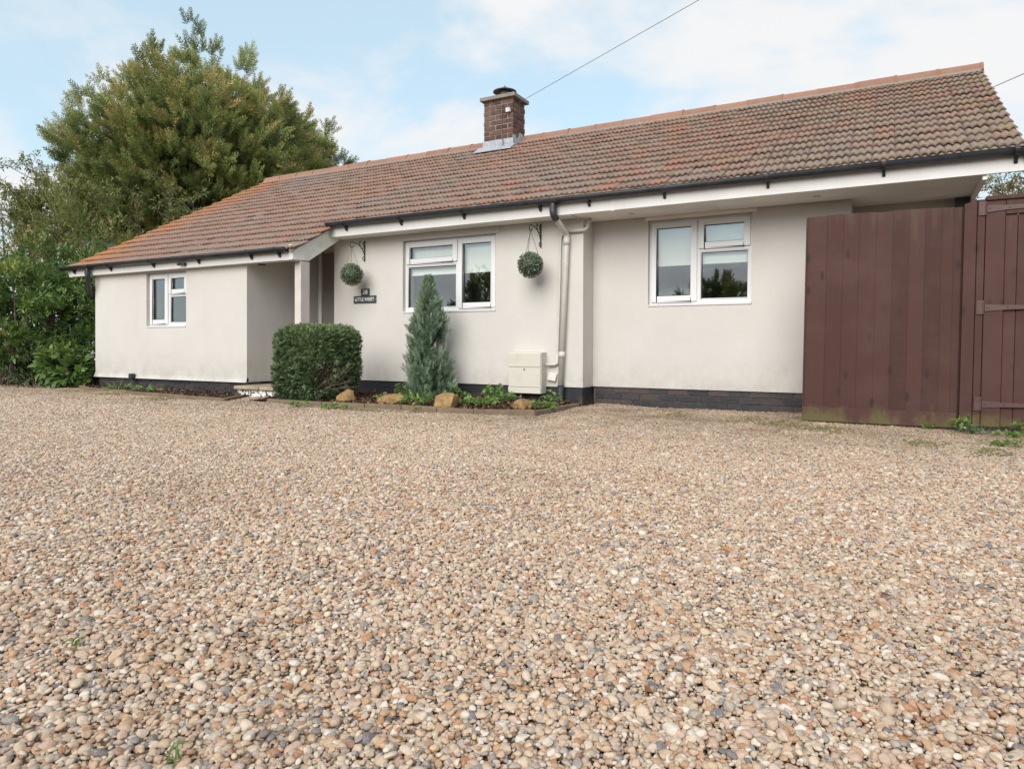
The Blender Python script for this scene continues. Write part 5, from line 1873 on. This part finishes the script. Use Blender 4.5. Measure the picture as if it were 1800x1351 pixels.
# neighbouring house behind the hedge
simple("far_render", (0.48, 0.50, 0.54), 0.9, 0.06, 1)
m = MN("far_tile", 0.9, 0.2)
zz = m.xyz()[2]
st_ = m.math("FRACT", m.math("DIVIDE", zz, 0.16))
c_ = m.ramp(m.noise(3.0, 5, .6, stretch=(2.2, 2.2, 6)), [(.3, (.20, .15, .10)), (.7, (.38, .30, .21))])
m.color(m.mix(m.maprange(st_, .0, .25, .7, 0), c_, (.07, .05, .035)))
nh = thing("neighbour_house", (-26, 19, 0), "grey neighbouring house with tan tiled roof glimpsed through the hedge", "house")
MB().box(-34, -20.5, 17.5, 24, 0, 3.4).build("wall", "far_render", nh)
rfb = MB().prism([(16.9, 3.35), (20.7, 5.5), (24.6, 3.35)], "x", -34.4, -20.1).build("roof", "far_tile", nh)
MB().box(-30.5, -27.5, 16.0, 20.5, 3.0, 4.9).build("dormer", "far_render", nh)
MB().prism([(-30.8, 4.9), (-29, 5.75), (-27.2, 4.9)], "y", 15.8, 21).build("dormer_roof", "slate", nh)
wf_ = MB().box(-29.6, -28.4, 15.95, 15.99, 3.5, 4.5).build("window", "upvc", nh)
MB().box(-29.5, -28.5, 15.93, 15.945, 3.6, 4.4).build("pane", "window_glass", wf_)
MB().box(-23.6, -22.9, 20.3, 21.1, 5.0, 6.4).build("chimney", "chimney_brick", nh)
# low wispy tree beyond the gate, on the right
twig_tree("willow_tree", (4.6, 22.0, 0), [(2.6, 21.2, 4.6), (3.4, 21.6, 5.6), (4.4, 21.8, 6.2), (5.6, 22.0, 6.0), (6.6, 22.4, 5.2), (2.2, 21.8, 3.7), (3.0, 22.4, 4.0), (4.0, 21.0, 4.6), (5.4, 21.0, 4.6), (3.6, 22.8, 4.9), (2.6, 22.4, 5.1)],
          "wispy autumn-tinted tree seen under the eaves beyond the garden gate", 83, L3, "autumn_leaf", .15, 16, trunk=.14, leafn=1.6)

# trees across the road behind the camera: they show as reflections in the window panes
cypress("cypress_tree", (-9.6, -31.0, 0), (-9.6, -31.0, 2.2), 3.1, 110, "rounded evergreen reflected in the lower pane of the right-hand window", 95, tint0=.45, lsize=.62, per=24, zmin=-.3)
blob_shrub("holm_oak", [(-15.6, -12.0, 2.3, 1.6, 1.6, 1.9), (-16.6, -11.6, 1.3, 1.5, 1.5, 1.3)], 1700, TWL, .42, "cypress_leaf", "dark dense tree reflected in the middle window", "tree", 96, .5)
twig_tree("bare_tree", (-7.0, -33.5, 0), [(-8.2, -33, 4.6), (-7.3, -33.4, 5.2), (-6.2, -33.8, 4.9), (-5.3, -33.2, 4.2), (-7.6, -34.2, 4.0), (-6.6, -32.6, 4.4)], "bare winter tree reflected in the right-hand window", 84, L3, "privet_leaf", .1, 18, trunk=.16, leafn=0)
blob_shrub("roadside_hedge", [(-26, -8, .9, 3, 1.2, 1.3), (-21, -10.5, .8, 3.4, 1.2, 1.2), (-29, -2.5, 1.5, 2.2, 2.5, 2.0), (-25.5, 2.0, 1.6, 1.8, 2.2, 2.2)], 3000, TWL, .45, "laurel_leaf", "long green hedge reflected in the wing window", "hedge", 97, .55)
blob_shrub("roadside_hedge", [(-13.0, -30, .6, 3.5, 1.2, .9), (-2.5, -33, .6, 4.0, 1.2, .8), (4, -31, .6, 4, 1.2, .9)], 1300, TWL, .5, "laurel_leaf", "low hedge across the road reflected along the bottom of the panes", "hedge", 98, .35)

# ------------------------------------------------------------------ cables
def cable(p0, p1, sag, rr, label):
    p0, p1 = Vector(p0), Vector(p1)
    pts = [p0.lerp(p1, i / 24) - Vector((0, 0, sag * 4 * (i / 24) * (1 - i / 24))) for i in range(25)]
    tag(MB().tube(pts, rr, 6).build("overhead_cable", "cable_black", None), label, "cable")


cable((-5.70, YCH0 - 0.06, 4.735), (2.7, 5.5, 4.80), 0.0, .0036, "twisted black overhead cable running from the chimney up out of frame")
cable((0.56, 24.3, 7.52), (5.9, 13.5, 6.5), 0.02, .009, "thin black cable in the sky behind the right-hand end of the roof")

#@@PART6
# ------------------------------------------------------------------ gravel
shapes = bpy.data.collections.new("pebble_shapes")
rr_ = np.random.RandomState(5)
NV = 18
for i in range(NV):
    bm = bmesh.new()
    bmesh.ops.create_icosphere(bm, subdivisions=3, radius=1.0)
    ang = i >= 7
    planes = [(nrm(rr_.randn(3)), rr_.uniform(.52, .86) if ang else rr_.uniform(.82, .97)) for _ in range(9 if ang else 5)]
    for v in bm.verts:
        p = np.array(v.co)
        for n_, d_ in planes:
            e = p @ n_ - d_
            if e > 0:
                p = p - n_ * e * (.93 if ang else .7)
        p = p * (1 + (.12 if ang else .09) * mnoise.noise(Vector(p * 1.1 + i * 7.3)) + (.05 if ang else .015) * mnoise.noise(Vector(p * 3.3 + i)))
        v.co = p
    me = bpy.data.meshes.new("pebble_shape")
    bm.to_mesh(me)
    bm.free()
    me.polygons.foreach_set("use_smooth", [True] * len(me.polygons))
    me.materials.append(MATS["pebble"])
    shapes.objects.link(bpy.data.objects.new("pebble_shape.%02d" % i, me))

rg = np.random.RandomState(9)


def jitter_grid(sp):
    xs = np.arange(-13.5, 5.5, sp)
    ys = np.arange(0.0, 8.4, sp * .866)
    X, Y = np.meshgrid(xs, ys)
    X = X + (np.arange(len(ys)) % 2)[:, None] * sp * .5
    n = X.size
    P = np.stack([X.ravel() + rg.uniform(-.42, .42, n) * sp, Y.ravel() + rg.uniform(-.42, .42, n) * sp], 1)
    return P


def drive_mask(P, dmax=99, extra=1.1):
    x, y = P[:, 0], P[:, 1]
    dep = -x * math.sin(YAW) + y * math.cos(YAW)
    lat = x * math.cos(YAW) + y * math.sin(YAW)
    k = (dep > .6) & (dep < dmax) & (np.abs(lat) < .78 * dep + extra)
    # back edge of the drive
    yb = np.full(len(x), 7.86)
    fr = np.interp(x, [p[0] for p in EDG[:7]], [p[1] for p in EDG[:7]])
    yb = np.where((x > -6.9) & (x < -3.08), fr - .005, yb)
    fw_ = np.interp(x, [p[0] for p in EDW[:4]], [p[1] for p in EDW[:4]])
    yb = np.where(x < -7.2, fw_ - .005, yb)
    yb = np.where((x >= -7.8) & (x <= -6.9), 6.45, yb)
    yb = np.where(x < -11.4, 6.32, yb)
    yb = np.where(x > XE, 8.3, yb)
    return k & (y < yb)


def hgt(P):
    x, y = P[:, 0], P[:, 1]
    return .010 * np.sin(x * 1.7 + y * .6) * np.sin(y * 1.3 - x * .4) + .006 * np.sin(x * 5.1 + 2 * np.sin(y * 3)) * np.cos(y * 4.3 + x)


layers = []
for sp, dmax, zoff, smin in ((.0112, 99, .0035, .0), (.0150, 3.6, -.005, 0), (.034, 4.0, .0085, 0)):
    P = jitter_grid(sp)
    P = P[drive_mask(P, dmax)]
    dep = -P[:, 0] * math.sin(YAW) + P[:, 1] * math.cos(YAW)
    if sp < .02 and zoff > 0:                              # thin out where a stone is under two pixels
        P = P[rg.rand(len(P)) < np.clip(1.40 - dep * .115, .48, 1)]
        dep = -P[:, 0] * math.sin(YAW) + P[:, 1] * math.cos(YAW)
    n = len(P)
    L = np.clip(rg.lognormal(math.log(.0066), .36, n), .0036, .015)
    if sp > .03:
        L = np.clip(rg.lognormal(math.log(.0088), .30, n), .0065, .017)
    L *= np.clip(.97 + (dep - 3.5) * .06, .98, 1.32)
    S3 = np.stack([L * rg.uniform(.95, 1.3, n), L * rg.uniform(.68, .95, n), L * rg.uniform(.42, .72, n)], 1)
    R3 = np.stack([rg.normal(0, .28, n), rg.normal(0, .28, n), rg.uniform(0, 6.283, n)], 1)
    z = hgt(P) + zoff + rg.normal(0, .0022, n)
    layers.append((np.column_stack([P, z]), R3, S3))
P3 = np.concatenate([a[0] for a in layers]).astype(np.float32)
R3 = np.concatenate([a[1] for a in layers]).astype(np.float32)
S3 = np.concatenate([a[2] for a in layers]).astype(np.float32)
n = len(P3)
print("pebbles", n)
me = bpy.data.meshes.new("gravel")
me.vertices.add(n)
me.vertices.foreach_set("co", P3.ravel())
for nm, A in (("rot", R3), ("scl", S3)):
    a = me.attributes.new(nm, "FLOAT_VECTOR", "POINT")
    a.data.foreach_set("vector", A.ravel())
a = me.attributes.new("pick", "INT", "POINT")
a.data.foreach_set("value", rg.randint(0, NV, n).astype(np.int32))
gravel = bpy.data.objects.new("gravel", me)
COL.objects.link(gravel)
tag(gravel, "loose beige, tan and grey pebble gravel covering the whole drive", "gravel", kind="stuff")
ng = bpy.data.node_groups.new("pebble_scatter", "GeometryNodeTree")
ng.interface.new_socket("Geometry", in_out="INPUT", socket_type="NodeSocketGeometry")
ng.interface.new_socket("Geometry", in_out="OUTPUT", socket_type="NodeSocketGeometry")
gn = ng.nodes
gi, go = gn.new("NodeGroupInput"), gn.new("NodeGroupOutput")
ci_ = gn.new("GeometryNodeCollectionInfo")
ci_.inputs["Collection"].default_value = shapes
ci_.inputs["Separate Children"].default_value = True
ci_.inputs["Reset Children"].default_value = True
ip = gn.new("GeometryNodeInstanceOnPoints")
ip.inputs["Pick Instance"].default_value = True


def named(nm, ty):
    q = gn.new("GeometryNodeInputNamedAttribute")
    q.data_type = ty
    q.inputs["Name"].default_value = nm
    return [o for o in q.outputs if o.enabled and o.name == "Attribute"][0]


e2r = gn.new("FunctionNodeEulerToRotation")
ng.links.new(named("rot", "FLOAT_VECTOR"), e2r.inputs[0])
ng.links.new(gi.outputs[0], ip.inputs["Points"])
ng.links.new(ci_.outputs[0], ip.inputs["Instance"])
ng.links.new(named("pick", "INT"), ip.inputs["Instance Index"])
ng.links.new(e2r.outputs[0], ip.inputs["Rotation"])
ng.links.new(named("scl", "FLOAT_VECTOR"), ip.inputs["Scale"])
ng.links.new(ip.outputs[0], go.inputs[0])
md = gravel.modifiers.new("pebbles", "NODES")
md.node_group = ng

# moss growing in the gravel near the fence and the wall
r_ = np.random.RandomState(15)
cl = [(-0.80, 6.62, .24, .17), (-0.45, 6.40, .22, .14), (-1.15, 6.9, .22, .16), (0.25, 5.9, .14, .10), (0.62, 5.6, .12, .10), (-1.9, 7.0, .16, .13), (0.9, 6.3, .14, .12), (-10.6, 5.95, .5, .14), (-9.6, 5.8, .3, .10), (-8.4, 5.7, .35, .10), (-5.1, 5.80, .45, .05)]
loc = []
for cx_, cy_, rx, ry in cl:
    k = int(1500 * rx)
    loc.append(np.stack([cx_ + r_.randn(k) * rx * .5, cy_ + r_.randn(k) * ry, np.full(k, .007)], 1))
loc = np.concatenate(loc)
loc[:, 2] += hgt(loc[:, :2]) + r_.uniform(-.004, .005, len(loc))
sc = np.stack([r_.uniform(.006, .016, len(loc)), r_.uniform(.006, .014, len(loc)), r_.uniform(.004, .009, len(loc))], 1)
Vv = OCT[0][None] * sc[:, None, :] + loc[:, None, :]
Tv = OCT[1][None] + (np.arange(len(loc)) * len(OCT[0]))[:, None, None]
tag(link("moss_patches", raw_mesh("moss_patches", Vv.reshape(-1, 3), Tv.reshape(-1, 3)), "moss_green"), "olive moss spread between the pebbles near the walls and fence", "moss", kind="stuff")

# brown flecks of leaf and twig among the pebbles
k = 520
fx, fy = r_.uniform(-8, 2.2, k), r_.uniform(.9, 7.0, k)
FP = np.stack([fx, fy], 1)
FP = FP[drive_mask(FP, 99, 0)]
loc = np.column_stack([FP, hgt(FP) + .011])
f = frames(r_.randn(len(loc), 3) * np.array([1, 1, .2]), np.array([0, 0, 1.0]) + r_.randn(len(loc), 3) * .4)
V, Tq, C = scatter((LEAF[0] * np.array([1.2, 1, 2.0]), LEAF[1], LEAF[2]), loc, f, r_.uniform(.006, .022, len(loc)) * np.clip(loc[:, 1] * .35, .6, 1.4), r_.uniform(.1, .8, len(loc)))
tag(link("leaf_litter", raw_mesh("leaf_litter", V, Tq, C), "bark_chip"), "brown flecks of dead leaf and twig among the pebbles", "litter", kind="stuff")

# dead leaves lying on the drive
DL = arr([(0, 0, 0), (.30, .35, .10), (-.30, .35, .14), (0, .5, .0), (.16, .75, .12), (-.16, .75, .06), (0, 1, .1)], [(0, 1, 3), (0, 3, 2), (3, 1, 4), (3, 2, 5), (3, 4, 6), (3, 6, 5)])
spots = [(-3.55, 3.05), (-2.93, 3.55), (-1.25, 1.85), (-0.42, 1.36), (0.25, 4.55), (-0.10, 3.6), (0.62, 4.1), (-2.2, 2.4), (-0.75, 0.98), (-1.9, 4.7), (0.85, 5.3), (-4.6, 4.6), (0.02, 2.2), (-1.35, 1.12)]
for i, (lx, ly) in enumerate(spots):
    q = scatter(DL, np.array([[0, 0, 0.]]), frames(r_.randn(1, 3) * np.array([1, 1, .15]), np.array([[.3 * r_.randn(), .3 * r_.randn(), 1.]])), np.array([r_.uniform(.022, .040)]), np.array([r_.rand()]))
    o = link("fallen_leaf", raw_mesh("fallen_leaf", *q), "dead_leaf")
    o.location = (lx, ly, .016 + float(hgt(np.array([[lx, ly]]))[0]))
    tag(o, "small curled brown dead leaf lying on the gravel", "leaf", "dead leaves on the drive")
